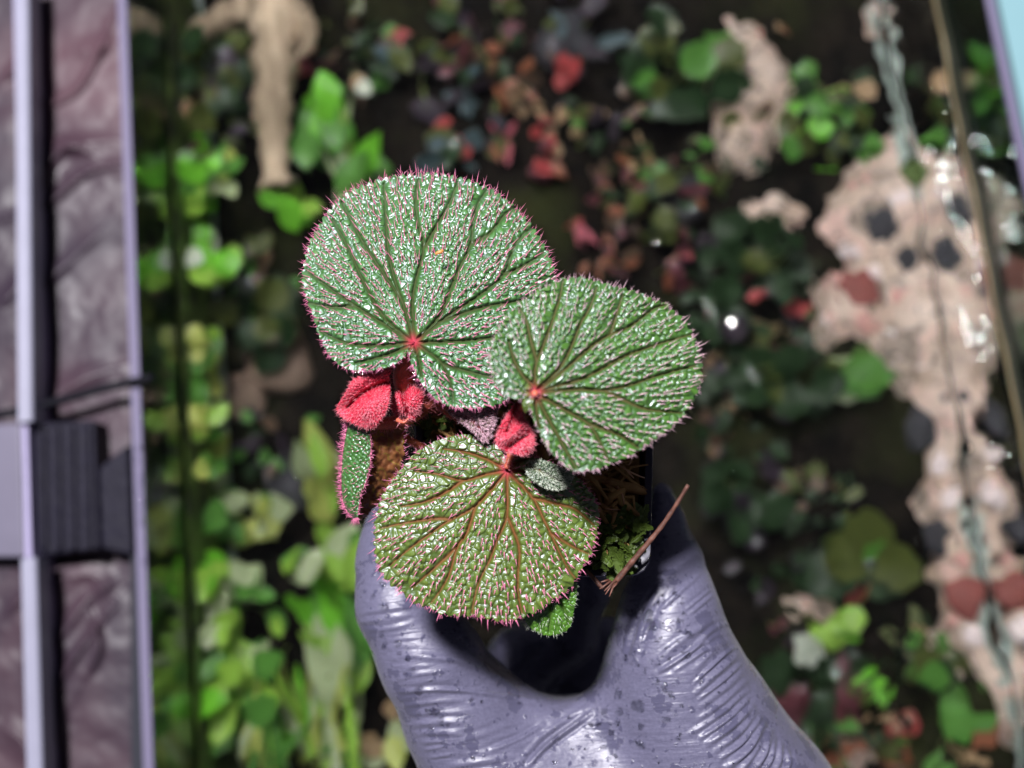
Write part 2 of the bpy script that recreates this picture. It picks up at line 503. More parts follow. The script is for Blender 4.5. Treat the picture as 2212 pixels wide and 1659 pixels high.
# soil bed
g = G('aquarium_soil')
col = g.mix(g.ramp(g.noise(60, 5), 0.35, 0.7), (0.003, 0.0028, 0.0025), (0.017, 0.013, 0.009))
col = g.mix(g.ramp(g.noise(14, 3), 0.5, 0.72), col, (0.028, 0.032, 0.010))
g.p(Base_Color=col, Roughness=0.9, Specular_IOR_Level=0.1, Normal=g.bump(g.noise(260, 4), 0.8, 0.003)); M['soil'] = g.m
nx, ny = 110, 180
xx, yy = np.meshgrid(np.linspace(TX0 + .001, TX1 - .001, nx), np.linspace(TY0 + .001, TY1 - .001, ny))
PP = np.stack([xx.ravel(), yy.ravel()], 1)
def soil_z(P):
    return Z_SOIL + 0.022 * (fbm(P + 3.0, 0.05, 21) - 0.5) + 0.012 * np.clip((P[:, 1] - 0.05) / 0.35, 0, 1)
i, j = np.meshgrid(np.arange(nx - 1), np.arange(ny - 1)); a = (j * nx + i).ravel()
F = np.stack([a, a + 1, a + nx + 1, a + nx], 1)
soil = mesh_obj('soil_bed', np.column_stack([PP, soil_z(PP)]), F.tolist(), M['soil'])
tag(soil, 'dark brown aquarium soil on the tank floor', 'soil', kind='structure')

# sand patches (pixel outlines -> floor)
SAND = [
    [(1800, 395), (1870, 330), (1940, 285), (2010, 250), (2230, 150), (2400, 400), (2400, 1750), (2260, 1750), (2160, 1560), (2060, 1440), (2010, 1400), (2030, 1290), (1990, 1180), (1970, 1060), (2020, 930), (1960, 860), (1830, 760), (1760, 700), (1745, 620), (1800, 560), (1785, 480)],
    [(1575, 40), (1640, 80), (1690, 150), (1700, 240), (1660, 330), (1640, 380), (1560, 345), (1545, 240), (1555, 130)],
    [(1610, 430), (1700, 410), (1730, 460), (1680, 500), (1600, 490)],
    [(1790, 1590), (1850, 1560), (1900, 1620), (1860, 1700), (1790, 1690)],
    [(1890, 20), (1960, 0), (2010, 120), (1980, 230), (1920, 190)],
    [(1690, 1285), (1780, 1270), (1860, 1290), (1800, 1320), (1700, 1310)],
]
SANDW = [UW(np.array([p[0] for p in s]), np.array([p[1] for p in s]), Z_SOIL + 0.004)[:, :2] for s in SAND]
g = G('aquarium_sand')
col = g.mix(g.ramp(g.noise(38, 4), 0.3, 0.7), (0.40, 0.29, 0.21), (0.72, 0.59, 0.51))
col = g.mix(g.ramp(g.noise(55, 3, dist=1.5), 0.52, 0.66), col, (0.74, 0.50, 0.44))
col = g.mix(g.ramp(g.noise(48, 4, dist=1.6), 0.53, 0.60), col, (0.22, 0.18, 0.15))
col = g.mix(g.ramp(g.noise(900, 2), 0.55, 0.7), col, (0.30, 0.22, 0.16))
g.p(Base_Color=col, Roughness=0.9, Normal=g.bump(g.noise(500, 3), 0.5, 0.001)); M['sand'] = g.m
nx, ny = 150, 260
xx, yy = np.meshgrid(np.linspace(0.08, TX1 - .002, nx), np.linspace(TY0 + .002, TY1 - .002, ny))
PP = np.stack([xx.ravel(), yy.ravel()], 1)
dd = np.full(len(PP), 1e9)
ins = np.zeros(len(PP), bool)
for s in SANDW:
    dd = np.minimum(dd, poly_dist(PP, np.concatenate([s, s[:1]]))[0]); ins |= inside(PP, s)
sg = np.where(ins, dd, -dd) + 0.030 * (fbm(PP + 5, 0.022, 40, 3) - 0.47)
zz = soil_z(PP) + np.clip(sg * 1.0, -0.03, 0.012) + 0.009 * (fbm(PP + 9, 0.03, 33) - .5)
i, j = np.meshgrid(np.arange(nx - 1), np.arange(ny - 1)); a = (j * nx + i).ravel()
F = np.stack([a, a + 1, a + nx + 1, a + nx], 1); F = F[(sg[F] > -0.012).all(1)]
sand = mesh_obj('sand', np.column_stack([PP, zz]), F.tolist(), M['sand'])
tag(sand, 'pale pinkish tan sand on the tank floor beside the glass wall', 'sand', kind='structure')

# water surface: rippled sheet with a raised meniscus at the walls
g = G('water'); g.p(Base_Color=(0.975, 0.995, 0.98, 1), Roughness=0.0, IOR=1.333)
g.b.inputs['Transmission Weight'].default_value = 1.0; M['water'] = g.m
nx, ny = 460, 760
xx, yy = np.meshgrid(np.linspace(TX0 + .0006, TX1 - .0006, nx), np.linspace(TY0 + .0006, TY1 - .0006, ny))
PP = np.stack([xx.ravel(), yy.ravel()], 1)
x, y = PP[:, 0], PP[:, 1]
zz = np.full(len(PP), Z_WATER)
xr_, yr_ = U(790, 670, Z_WATER)[:2]
calm = np.clip((np.hypot((x - xr_) * .8, y - yr_) - 0.065) / 0.11, 0, 1); calm = (0.16 + 0.84 * calm * calm * (3 - 2 * calm)) * (1 + 0.6 * np.clip((x - 0.06) / 0.12, 0, 1))
zz += 0.0022 * (vnoise(PP + 2, 0.034, 51) - 0.5) * calm
wv_ = 0.05 * (fbm(PP + 8, 0.05, 66, 2) - 0.5)
sw_ = np.clip(calm - .1, .2, 1)
zz += sw_ * (0.00010 * np.sin((x * .8 + y * .6 + wv_) * 2 * math.pi / .0125) + 0.00009 * np.sin((x * .5 - y * .87 + 1.4 * wv_) * 2 * math.pi / .0108) + 0.00006 * np.sin((x - .1 * y + .8 * wv_) * 2 * math.pi / .0085))
warp = 0.02 * (fbm(PP + 7, 0.06, 57, 2) - 0.5)
zz += 0.00010 * calm * np.sin((x * 0.9 + y * 0.25 + warp) * 2 * math.pi / 0.0165)
cx_, cy_ = U(1950, 1560, Z_WATER)[:2]
rc = np.hypot(x - cx_, y - cy_)
zz += 0.0004 * np.sin(rc * 2 * math.pi / 0.013 + 12 * warp / .02 * .2) * np.exp(-(rc / 0.06) ** 2)
mw = TX1 - x
zz += 0.0016 * np.exp(-mw / (0.0035 + 0.002 * vnoise(PP, 0.03, 71))) + 0.0004 * np.exp(-(x - TX0) / 0.003)
i, j = np.meshgrid(np.arange(nx - 1), np.arange(ny - 1)); a = (j * nx + i).ravel()
F = np.stack([a, a + 1, a + nx + 1, a + nx], 1)
WV = np.column_stack([PP, zz]); WF = F.tolist()
wx0, wx1, wy0, wy1, wz = TX0 + .0006, TX1 - .0006, TY0 + .0006, TY1 - .0006, ZB + .001
def wall_of(ids):
    global WV
    top = WV[ids]; bot = top.copy(); bot[:, 2] = wz
    o = len(WV); n_ = len(ids); WV = np.concatenate([WV, top, bot])
    for q in range(n_ - 1): WF.append([o + q, o + n_ + q, o + n_ + q + 1, o + q + 1])
gi = np.arange(nx * ny).reshape(ny, nx)
wall_of(gi[0, :]); wall_of(gi[-1, ::-1]); wall_of(gi[:, -1]); wall_of(gi[::-1, 0])
ob = len(WV); WV = np.concatenate([WV, [[wx0, wy0, wz], [wx1, wy0, wz], [wx1, wy1, wz], [wx0, wy1, wz]]]); WF.append([ob, ob + 3, ob + 2, ob + 1])
water = mesh_obj('water', WV, WF, M['water'])
tag(water, 'rippled clear water surface filling the aquarium', 'water', kind='structure')

# ---- left of the tank: wrinkled film, trimmed pane, clip, cable
g = G('brown_film')
col = g.mix(g.ramp(g.noise(9, 4, dist=0.6), 0.35, 0.7), (0.03, 0.02, 0.032), (0.085, 0.045, 0.058))
g.p(Base_Color=col, Roughness=g.ramp(g.noise(30, 3), 0.3, 0.7, 0.42, 0.62), Normal=g.bump(g.noise(34, 3, dist=1.0), 0.15, 0.004))
g.b.inputs['Specular IOR Level'].default_value = 0.45; M['film'] = g.m
FOLDS = [[(60, 230), (170, 190), (250, 20)], [(60, 480), (120, 330), (240, 300)], [(160, 110), (250, 90)], [(0, 470), (100, 440), (190, 370), (290, 350)],
         [(60, 640), (150, 560), (210, 500)], [(80, 880), (170, 820), (250, 790)], [(90, 1560), (140, 1450), (250, 1300)], [(60, 1440), (130, 1370), (190, 1290), (260, 1250)],
         [(110, 1250), (200, 1240), (240, 1280)], [(200, 1330), (215, 1400), (190, 1460)], [(100, 1650), (125, 1560), (120, 1500)], [(0, 1560), (50, 1600), (70, 1650)],
         [(0, 180), (60, 120)], [(120, 300), (200, 330)], [(150, 1000), (240, 880)], [(10, 1330), (60, 1280), (100, 1270)], [(0, 660), (50, 600)]]
def film_z(P):
    z = np.full(len(P), -0.264) + 0.006 * (fbm(P, 180, 81) - .5) + 0.002 * (fbm(P, 50, 85) - .5)
    for k, fl in enumerate(FOLDS):
        d, s, sd = poly_dist(P, smooth_poly(fl, 16, False))
        z += 0.0030 * np.exp(-(d / (9 + 6 * (k % 3))) ** 2) * np.sin(np.clip(s, .02, .98) * math.pi) ** .5 + 0.0012 * (sd > 0) * np.exp(-(d / 40))
    return z
film = sheet('wrinkled_film', -260, 283, -60, 1720, 150, 420, film_z, M['film'], mask=lambda P: P[:, 0] < 262 + 0.036 * P[:, 1])
tag(film, 'wrinkled dark maroon plastic film beside the aquarium', 'plastic film')

M['trim'] = simple('trim_grey', (0.25, 0.25, 0.33), 0.45, 0.12, 60)
M['clip'] = simple('clip_black', (0.008, 0.007, 0.016), 0.55, 0.4, 120, spec=.15, bump=0.001)
M['plate'] = simple('plate_grey', (0.13, 0.12, 0.17), 0.35, 0.25, 25)
M['cable'] = simple('cable_black', (0.008, 0.008, 0.012), 0.7, spec=.1)
M['lilac'] = simple('lilac_edge', (0.28, 0.25, 0.40), 0.5, 0.1)
def strip(name, a, b, w, z0, z1, mat, profile=True):
    """bar seen along a pixel line a-b, w pixels wide, its top at z1"""
    pa, pb = U(a[0], a[1], z1), U(b[0], b[1], z1)
    d = (pb - pa); d[2] = 0; d /= np.linalg.norm(d); s = np.array([d[1], -d[0], 0]) * (w / 2 * mpp(z1))
    V = []
    prof = [(-1, z0), (-1, z1 - .001), (-.8, z1), (.25, z1), (.4, z1 - .0012), (.8, z1 - .0012), (1, z1 - .003), (1, z0)] if profile else [(-1, z0), (-1, z1), (1, z1), (1, z0)]
    for p in (pa, pb):
        for q, z in prof: V.append([p[0] + s[0] * q, p[1] + s[1] * q, z])
    n = len(prof)
    F = [[k, (k + 1) % n, n + (k + 1) % n, n + k] for k in range(n)] + [list(range(n))[::-1], list(range(n, 2 * n))]
    return mesh_obj(name, V, F, mat, smooth=False)
ZT = -0.235
pane = empty('partition_pane', U(50, 830, -0.30).tolist())
tag(pane, 'upright glass partition with pale lilac edge beside the wrinkled film', 'glass pane')
adopt(strip('glass_sheet', (34, -80), (72, 1740), 14, -0.268, ZT - 0.006, M['lilac'], False), pane)
tr1 = strip('edge_trim', (43, -80), (51, 911), 37, ZT - 0.012, ZT, M['trim'])
tr2 = strip('edge_trim', (58, 1206), (73, 1740), 38, ZT - 0.012, ZT, M['trim'])
tag(tr1, 'pale grey edge trim on the glass partition above the black clip', 'edge trim', 'edge trims')
tag(tr2, 'pale grey edge trim on the glass partition below the black clip', 'edge trim', 'edge trims')
clip = empty('lamp_clip', U(135, 1055, -0.27).tolist())
tag(clip, 'black ribbed plastic clip fixed on the glass partition', 'clip')
def pxbox(name, quad, z0, z1, mat, bev=0.0012):
    top = U(np.array([q[0] for q in quad], float), np.array([q[1] for q in quad], float), z1)
    V = np.concatenate([top, top + np.array([0, 0, z0 - z1])])
    n = len(quad)
    F = [list(range(n))] + [[n + k for k in range(n)][::-1]] + [[k, n + k, n + (k + 1) % n, (k + 1) % n] for k in range(n)]
    o = mesh_obj(name, V, F, mat, smooth=False)
    import bmesh
    bm = bmesh.new(); bm.from_mesh(o.data); bmesh.ops.recalc_face_normals(bm, faces=bm.faces); bm.to_mesh(o.data); bm.free()
    if bev:
        b = o.modifiers.new('bevel', 'BEVEL'); b.width = bev; b.segments = 2
    return o
adopt(pxbox('body', [(64, 912), (204, 908), (213, 1188), (68, 1203)], -0.30, -0.247, M['clip']), clip)
for k in range(4):
    x0 = 80 + k * 32
    adopt(pxbox('rib', [(x0, 918), (x0 + 14, 918), (x0 + 19, 1188), (x0 + 5, 1190)], -0.2475, -0.2445, M['clip'], 0.0008), clip)
arm = adopt(pxbox('clamp_plate', [(-120, 918), (44, 914), (52, 1204), (-120, 1204)], -0.262, -0.25, M['plate']), clip)
sl = adopt(strip('clamp_edge', (53, 914), (62, 1204), 13, -0.262, ZT - .0045, M['lilac'], False), clip)
p = smooth_poly([(-60, 905), (20, 892), (120, 868), (220, 840), (300, 822), (330, 815)], 24, False)
v, f = tube(U(p[:, 0], p[:, 1], np.linspace(-0.248, -0.246, 24)), 0.0022, 8)
tag(mesh_obj('cable', v, f, M['cable']), 'thin black cable crossing the maroon film', 'cable')
v, f = boxv(TX0 - 0.03, TX0 - GT - 0.004, U(300, 1240, -.26)[1], U(300, 905, -.26)[1], -0.33, -0.268)
bk = pxbox('shade_block', [(212, 1010), (276, 960), (286, 1200), (218, 1185)], -0.33, -0.249, M['clip'])  # added black block standing in for the dark shading in this gap
tag(bk, 'black block added for the dark shading between the ribbed clip and the aquarium wall', 'shade block')

# ---- right of the tank: pale blue board
M['blue_board'] = simple('pale_blue_board', (0.20, 0.36, 0.40), 0.5, 0.06, 20)
bd = empty('blue_board', U(2212, 100, -0.30).tolist())
tag(bd, 'pale blue board lying outside the aquarium rim', 'board')
adopt(pxbox('panel', [(2146, -60), (2420, -60), (2420, 700), (2304, 700)], -0.275, -0.268, M['blue_board'], 0), bd)

# ================================================================ AQUASCAPE under the water
def leaf_mesh(name, kind, mat):
    nl, nw = 7, 4
    V = []; prof = {'round': lambda s: math.sin(math.pi * min(1, s * .94 + .06)) ** .55 * .5, 'oval': lambda s: math.sin(math.pi * (s * .97 + .02)) ** .8 * .32,
                    'lance': lambda s: math.sin(math.pi * (s ** .8 * .98 + .01)) * .19, 'blade': lambda s: .045 * (1 - s ** 4) + .003}[kind]
    for a in range(nl + 1):
        s = a / nl; w = prof(s)
        for b in range(nw + 1):
            q = b / nw * 2 - 1
            V.append([q * w, s, 0.10 * abs(q) ** 1.5 * w * 2 - 0.22 * (s - .35) ** 2 + .03 * math.sin(7 * s + q)])
    F = [[a * (nw + 1) + b, a * (nw + 1) + b + 1, (a + 1) * (nw + 1) + b + 1, (a + 1) * (nw + 1) + b] for a in range(nl) for b in range(nw)]
    me = bpy.data.meshes.new(name); me.from_pydata(V, [], F); me.materials.append(mat)
    me.polygons.foreach_set('use_smooth', [True] * len(F)); me.update()
    return me
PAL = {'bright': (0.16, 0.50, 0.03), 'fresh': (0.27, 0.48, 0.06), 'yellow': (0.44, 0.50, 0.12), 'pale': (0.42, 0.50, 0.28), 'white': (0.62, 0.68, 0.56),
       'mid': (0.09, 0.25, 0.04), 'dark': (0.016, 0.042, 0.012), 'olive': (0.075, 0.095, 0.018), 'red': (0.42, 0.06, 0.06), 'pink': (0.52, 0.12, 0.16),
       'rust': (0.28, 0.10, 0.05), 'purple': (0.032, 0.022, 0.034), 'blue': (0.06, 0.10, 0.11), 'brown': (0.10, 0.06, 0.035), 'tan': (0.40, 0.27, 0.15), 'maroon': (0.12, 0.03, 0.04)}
LM = {}
def lm(kind, c):
    if (kind, c) not in LM:
        if 'w_' + c not in M: M['w_' + c] = simple('water_leaf_' + c, PAL[c], 0.45, 0.35, 90, tf=0.25)
        LM[(kind, c)] = leaf_mesh('leaf', kind, M['w_' + c])
    return LM[(kind, c)]
M['stem'] = simple('water_stem', (0.10, 0.13, 0.03), 0.5)
PLANTS = []
def plant(name, label, cat, group, kind, cols, u, v, su, sv, n, size, z=(-0.40, -0.335), up=0.35, stem=True, aim=None):
    root = empty(name, UW(np.array(float(u)), np.array(float(v)), Z_SOIL + 0.0).tolist())
    tag(root, label, cat, group)
    pts = []
    for k in range(n):
        r = math.sqrt(R.random()); a = R.random() * 2 * math.pi
        uu, vv = u + su * r * math.cos(a), v + sv * r * math.sin(a)
        zz = R.uniform(*z) if u > 500 else R.uniform(max(z[0], -.375), -.316)
        p = UW(np.array(uu), np.array(vv), zz)
        p[0] = min(max(p[0], TX0 + .006), TX1 - .006)
        o = bpy.data.objects.new('leaf', lm(kind, R.choice(cols))); COL.objects.link(o)
        o.parent = root
        L = size * R.uniform(.65, 1.25) * (CAMZ - zz) * .88 / FPX
        az = (math.atan2(-(vv - v), uu - u) - math.pi / 2 + R.gauss(0, .5)) if aim is None else aim + R.gauss(0, .22)
        e = Matrix.Rotation(az, 4, 'Z') @ Matrix.Rotation(R.gauss(up, .3), 4, 'X') @ Matrix.Rotation(R.gauss(0, .35), 4, 'Y')
        o.matrix_local = Matrix.Translation(Vector(p.tolist()) - root.location) @ e @ Matrix.Diagonal((L, L, L, 1)) @ Matrix.Translation((0, -.4 if aim is None else -.5, 0))
        pts.append(p)
    if stem:
        parts = []
        for k in range(max(1, n // 5)):
            q = pts[k * 5 % n]; b = np.array(root.location) + np.array([R.gauss(0, .006), R.gauss(0, .006), 0])
            m = (q + b) / 2 + np.array([R.gauss(0, .005), R.gauss(0, .005), 0])
            parts.append(tube(smooth_poly([b, m, q], 8, False) - np.array(root.location), 0.0009, 5))
        s = mesh_obj('stem', *join(parts), M['stem']); s.parent = root
    PLANTS.append(root)
    return root
SP = 'stem plants in the aquarium'; RP = 'red plants in the aquarium'
plant('stem_plant', 'bright round-leaved green plant beside the aquarium wall and driftwood', 'aquatic plant', SP, 'round', ['bright', 'bright', 'fresh', 'mid'], 395, 375, 95, 75, 20, 66)
plant('stem_plant', 'yellow-green leaved plant below the bright round-leaved plant', 'aquatic plant', SP, 'round', ['bright', 'fresh'], 455, 540, 50, 70, 10, 66)
plant('stem_plant', 'small plant with two whitish leaves by the aquarium wall', 'aquatic plant', SP, 'round', ['white', 'white', 'pale'], 365, 555, 26, 22, 3, 74, stem=False)
plant('stem_plant', 'pale yellow spiky plant right of the round-leaved plant', 'aquatic plant', SP, 'oval', ['yellow', 'mid', 'pale'], 488, 365, 28, 50, 8, 56)
plant('sword_plant', 'vivid green broad-leaved plant next to the upright driftwood', 'aquatic plant', 'broad-leaved plants', 'oval', ['bright', 'bright', 'mid'], 690, 260, 52, 80, 12, 118, aim=0.1)
plant('sword_plant', 'vivid green leaf cluster behind the big begonia leaf', 'aquatic plant', 'broad-leaved plants', 'oval', ['bright', 'mid'], 790, 350, 40, 50, 6, 125, aim=-.3)
plant('sword_plant', 'lime green lobed leaves under the end of the driftwood', 'aquatic plant', 'broad-leaved plants', 'oval', ['fresh', 'bright'], 620, 445, 45, 28, 5, 92)
plant('reed_plant', 'pale cream stalks standing among vivid green leaves', 'aquatic plant', 'stalk plants', 'blade', ['pale', 'white', 'yellow'], 745, 340, 28, 70, 9, 210, aim=0.05, stem=False)
plant('stem_plant', 'plant with one cream flower-like leaf above vivid green leaves', 'aquatic plant', SP, 'round', ['white', 'tan'], 778, 185, 12, 10, 2, 48, stem=False)
plant('stem_plant', 'yellow-green oval-leaved plant against the aquarium wall', 'aquatic plant', SP, 'round', ['fresh', 'yellow', 'mid', 'yellow'], 360, 800, 55, 90, 18, 54)
plant('stem_plant', 'pale green ripple-blurred plant beside the water glints', 'aquatic plant', SP, 'oval', ['pale', 'yellow', 'mid', 'fresh'], 420, 960, 70, 90, 22, 66)
plant('stem_plant', 'pale sage plant clump below the water glints', 'aquatic plant', SP, 'round', ['pale', 'mid', 'yellow'], 520, 1110, 90, 60, 18, 62)
plant('stem_plant', 'large light green leaves against the aquarium wall', 'aquatic plant', SP, 'round', ['fresh', 'bright', 'pale'], 375, 1280, 42, 65, 9, 84)
plant('stem_plant', 'mid green leafy plant in the crowded thicket', 'aquatic plant', SP, 'oval', ['mid', 'fresh', 'pale', 'mid'], 500, 1320, 100, 110, 28, 84)
plant('stem_plant', 'loose green plant with long oval leaves in the thicket', 'aquatic plant', SP, 'oval', ['mid', 'bright', 'mid', 'fresh'], 480, 1490, 130, 90, 26, 105)
plant('sword_plant', 'tall green blades behind the index finger of the glove', 'aquatic plant', 'broad-leaved plants', 'lance', ['fresh', 'mid', 'pale', 'bright'], 720, 1380, 60, 110, 18, 170, aim=0.2)
plant('grass_plant', 'grassy green tuft with narrow upright blades', 'aquatic plant', 'grass tufts', 'blade', ['fresh', 'mid', 'pale', 'bright', 'yellow'], 650, 1570, 150, 70, 46, 220, aim=-.15, stem=False)
plant('grass_plant', 'curved pale blades between the folded begonia leaf and water glints', 'aquatic plant', 'grass tufts', 'lance', ['pale', 'fresh', 'yellow', 'mid'], 690, 1010, 40, 80, 12, 150, aim=.15, stem=False)
plant('stem_plant', 'green leafy plant under the folded begonia leaf', 'aquatic plant', SP, 'oval', ['mid', 'fresh', 'pale'], 700, 1190, 70, 55, 14, 90)
plant('stem_plant', 'pale tan and yellow leaves at the foot of the grassy tuft', 'aquatic plant', SP, 'oval', ['tan', 'yellow', 'pale'], 840, 1590, 55, 55, 10, 70)
plant('stem_plant', 'big soft green leaf beside the begonia and glove', 'aquatic plant', SP, 'oval', ['bright', 'fresh'], 765, 1245, 25, 22, 3, 140)
# dark red thicket behind the plant
redspots = [(860, 70, 22, ['pink', 'red', 'tan'], 3, 62, 'one dusky pink leaf'), (655, 125, 28, ['red', 'pink'], 4, 52, 'coral red leaves beside the driftwood'),
            (360, 215, 26, ['pink', 'rust', 'tan'], 4, 56, 'salmon leaf by the aquarium wall'), (1240, 165, 22, ['red'], 4, 66, 'crumpled bright red leaf'),
            (1200, 275, 45, ['pink', 'red', 'tan'], 8, 52, 'bright pink leaflets'), (985, 290, 40, ['red', 'maroon'], 5, 60, 'narrow red leaf pair'),
            (1085, 300, 38, ['pink', 'purple', 'rust'], 6, 58, 'mauve striped leaves'), (1160, 355, 42, ['red', 'rust', 'maroon'], 8, 56, 'brick red rounded leaves'),
            (1245, 480, 42, ['pink', 'maroon', 'red'], 6, 70, 'crimson leaf'), (1330, 410, 60, ['maroon', 'rust', 'brown'], 10, 56, 'maroon leaves'),
            (1320, 560, 70, ['maroon', 'red', 'rust', 'brown'], 12, 54, 'wine red leaf mat'), (1450, 565, 45, ['pink', 'maroon', 'rust'], 8, 50, 'pink streaked leaves'),
            (1690, 650, 45, ['maroon', 'purple', 'red'], 7, 64, 'dark magenta leaves'), (1395, 330, 50, ['rust', 'tan', 'olive', 'brown'], 9, 46, 'rusty curled leaves'),
            (1010, 180, 60, ['blue', 'purple', 'dark'], 9, 74, 'blue grey leaves'), (1120, 190, 60, ['rust', 'olive', 'brown', 'tan'], 10, 50, 'bronze leaflets'),
            (1700, 1380, 40, ['maroon', 'purple'], 5, 54, 'dull maroon leaves'), (1945, 1545, 40, ['red', 'rust', 'tan'], 6, 56, 'scarlet leaflet'),
            (1860, 1290, 25, ['red', 'rust'], 3, 46, 'small scarlet leaves'), (2060, 1600, 60, ['red', 'rust', 'mid', 'tan'], 10, 58, 'red and green floating leaves'),
            (1660, 60, 36, ['rust', 'red', 'tan'], 6, 44, 'rust coloured leaves'), (1240, 60, 100, ['purple', 'purple', 'blue'], 12, 100, 'large dusky purple leaves'),
            (900, 160, 90, ['dark', 'purple', 'olive', 'blue'], 14, 84, 'dark leaves'), (1020, 60, 110, ['dark', 'olive', 'brown', 'maroon'], 16, 70, 'dark olive and brown leaves')]
where = ['beside the driftwood top', 'touching the upright driftwood', 'under the driftwood branch', 'above the big begonia leaf', 'right of the crumpled red leaf', 'close above the big begonia leaf',
         'between the narrow red pair and the pink leaflets', 'below the pink leaflets', 'right of the big begonia leaf top', 'right of the brick red leaves', 'above the second begonia leaf', 'far right of the crimson leaf',
         'near the reddish flake on the sand', 'left of the tan sand', 'left of the bronze leaflets', 'in the dark thicket', 'beside the bright lime plant', 'below the lime leaf squares',
         'under the dark lily clump', 'in the ripples by the glass wall', 'between the two sand strips', 'behind the crumpled red leaf', 'between the driftwood and blue grey leaves', 'in the darkest part of the thicket']
for (u, v, s, cols, n, size, lab), wh in zip(redspots, where):
    plant('red_plant', f'{lab} under water {wh}', 'aquatic plant', RP, 'oval' if n % 3 else 'lance', cols, u, v, s, s, n, size, z=(-0.412, -0.37), up=.1)
GP = 'dark green plants in the aquarium'
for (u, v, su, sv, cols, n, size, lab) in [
        (1470, 130, 110, 110, ['dark', 'olive', 'mid', 'dark'], 22, 92, 'dark olive green plant left of the first sand strip'),
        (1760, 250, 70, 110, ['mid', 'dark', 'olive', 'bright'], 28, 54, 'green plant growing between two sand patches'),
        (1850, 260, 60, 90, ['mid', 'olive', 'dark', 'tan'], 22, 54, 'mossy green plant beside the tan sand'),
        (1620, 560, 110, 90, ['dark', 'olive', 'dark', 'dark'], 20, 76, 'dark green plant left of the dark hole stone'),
        (1560, 760, 80, 130, ['dark', 'dark', 'brown', 'purple'], 18, 70, 'plant coloured dark for shade right of the second begonia leaf'),  # shadow of plant and hand put into the leaf colours
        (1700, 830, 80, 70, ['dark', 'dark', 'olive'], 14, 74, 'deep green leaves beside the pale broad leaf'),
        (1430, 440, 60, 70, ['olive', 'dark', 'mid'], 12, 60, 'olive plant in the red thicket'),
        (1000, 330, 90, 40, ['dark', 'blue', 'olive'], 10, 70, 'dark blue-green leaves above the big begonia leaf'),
        (1600, 1050, 90, 100, ['dark', 'purple', 'dark'], 14, 70, 'leaves coloured nearly black for the shadow of the pot'),  # dark palette stands in for the cast shadow here
        (1780, 1500, 110, 90, ['dark', 'olive', 'dark', 'maroon'], 20, 80, 'dark green plant below the bright lime plant'),
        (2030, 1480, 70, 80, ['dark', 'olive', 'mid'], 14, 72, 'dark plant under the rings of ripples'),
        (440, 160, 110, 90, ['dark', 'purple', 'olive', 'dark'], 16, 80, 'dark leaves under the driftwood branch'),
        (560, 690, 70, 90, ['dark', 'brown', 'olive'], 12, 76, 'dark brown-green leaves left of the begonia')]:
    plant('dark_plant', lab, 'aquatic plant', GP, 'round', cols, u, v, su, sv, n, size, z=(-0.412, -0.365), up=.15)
GC = 'ground cover plants in the aquarium'
for (u, v, su, sv, cols, n, size, lab) in [
        (1080, 120, 130, 110, ['dark', 'brown', 'maroon', 'olive', 'purple', 'rust'], 34, 46, 'mixed brown and maroon leaflets carpeting the soil behind the blue grey leaves'),
        (1330, 230, 120, 110, ['dark', 'brown', 'olive', 'purple', 'tan', 'mid'], 34, 44, 'mixed olive and brown leaflets around the crumpled red leaf'),
        (1420, 420, 110, 110, ['maroon', 'brown', 'rust', 'dark', 'olive'], 34, 44, 'rusty leaflets carpeting the soil right of the largest begonia leaf'),
        (1560, 620, 100, 100, ['maroon', 'dark', 'dark', 'purple'], 30, 46, 'purplish leaflets carpeting the soil right of the second begonia leaf'),  # colours darkened to carry the shadow right of the begonia
        (1580, 300, 90, 110, ['dark', 'olive', 'brown', 'mid'], 26, 48, 'dull green leaflets carpeting the soil left of the sand strip'),
        (1700, 740, 80, 80, ['dark', 'dark', 'maroon', 'olive'], 24, 46, 'small mixed leaflets at the edge of the pink sand'),
        (1600, 920, 100, 100, ['dark', 'purple', 'dark', 'brown'], 26, 46, 'leaflets on the soil coloured dark for the shade of the pot'),  # shade of pot and hand is in these colours
        (1650, 1180, 100, 120, ['dark', 'purple', 'dark'], 26, 50, 'leaflets coloured near-black for shade right of the thumb tip'),  # cast shadow beside the thumb painted through the leaf colours
        (1760, 1080, 80, 80, ['dark', 'dark', 'olive', 'brown'], 22, 46, 'small leaflets between the lily clump and the broad pale leaf'),  # leaf colours kept dark to imitate the hand's shadow
        (1880, 1620, 130, 60, ['dark', 'olive', 'mid', 'brown', 'rust'], 30, 52, 'mixed leaflets on the soil below the lime leaf squares'),
        (1990, 1400, 80, 70, ['olive', 'dark', 'mid', 'tan'], 20, 46, 'olive leaflets at the foot of the sand bank'),
        (760, 110, 90, 100, ['dark', 'olive', 'brown', 'maroon', 'mid'], 28, 50, 'dark mixed leaflets between the driftwood and the pink leaf'),
        (450, 250, 110, 80, ['dark', 'purple', 'brown', 'olive'], 24, 54, 'dark leaflets under the driftwood branch by the wall'),
        (560, 620, 80, 120, ['dark', 'brown', 'olive', 'mid'], 26, 54, 'dark leaflets on the soil left of the largest begonia leaf'),
        (600, 950, 90, 90, ['dark', 'purple', 'brown', 'mid'], 24, 54, 'dusky leaflets around the black stone')]:
    plant('ground_cover_plant', lab, 'aquatic plant', GC, 'oval', cols, u, v, su, sv, n, size, z=(-0.408, -0.385), up=.1, stem=False)
plant('stem_plant', 'bright lime green plant right of the thumb', 'aquatic plant', SP, 'round', ['bright', 'fresh', 'fresh'], 1790, 1355, 48, 40, 8, 66)
plant('stem_plant', 'one white leaf beside the bright lime plant', 'aquatic plant', SP, 'oval', ['white'], 1752, 1400, 14, 8, 2, 66, stem=False)
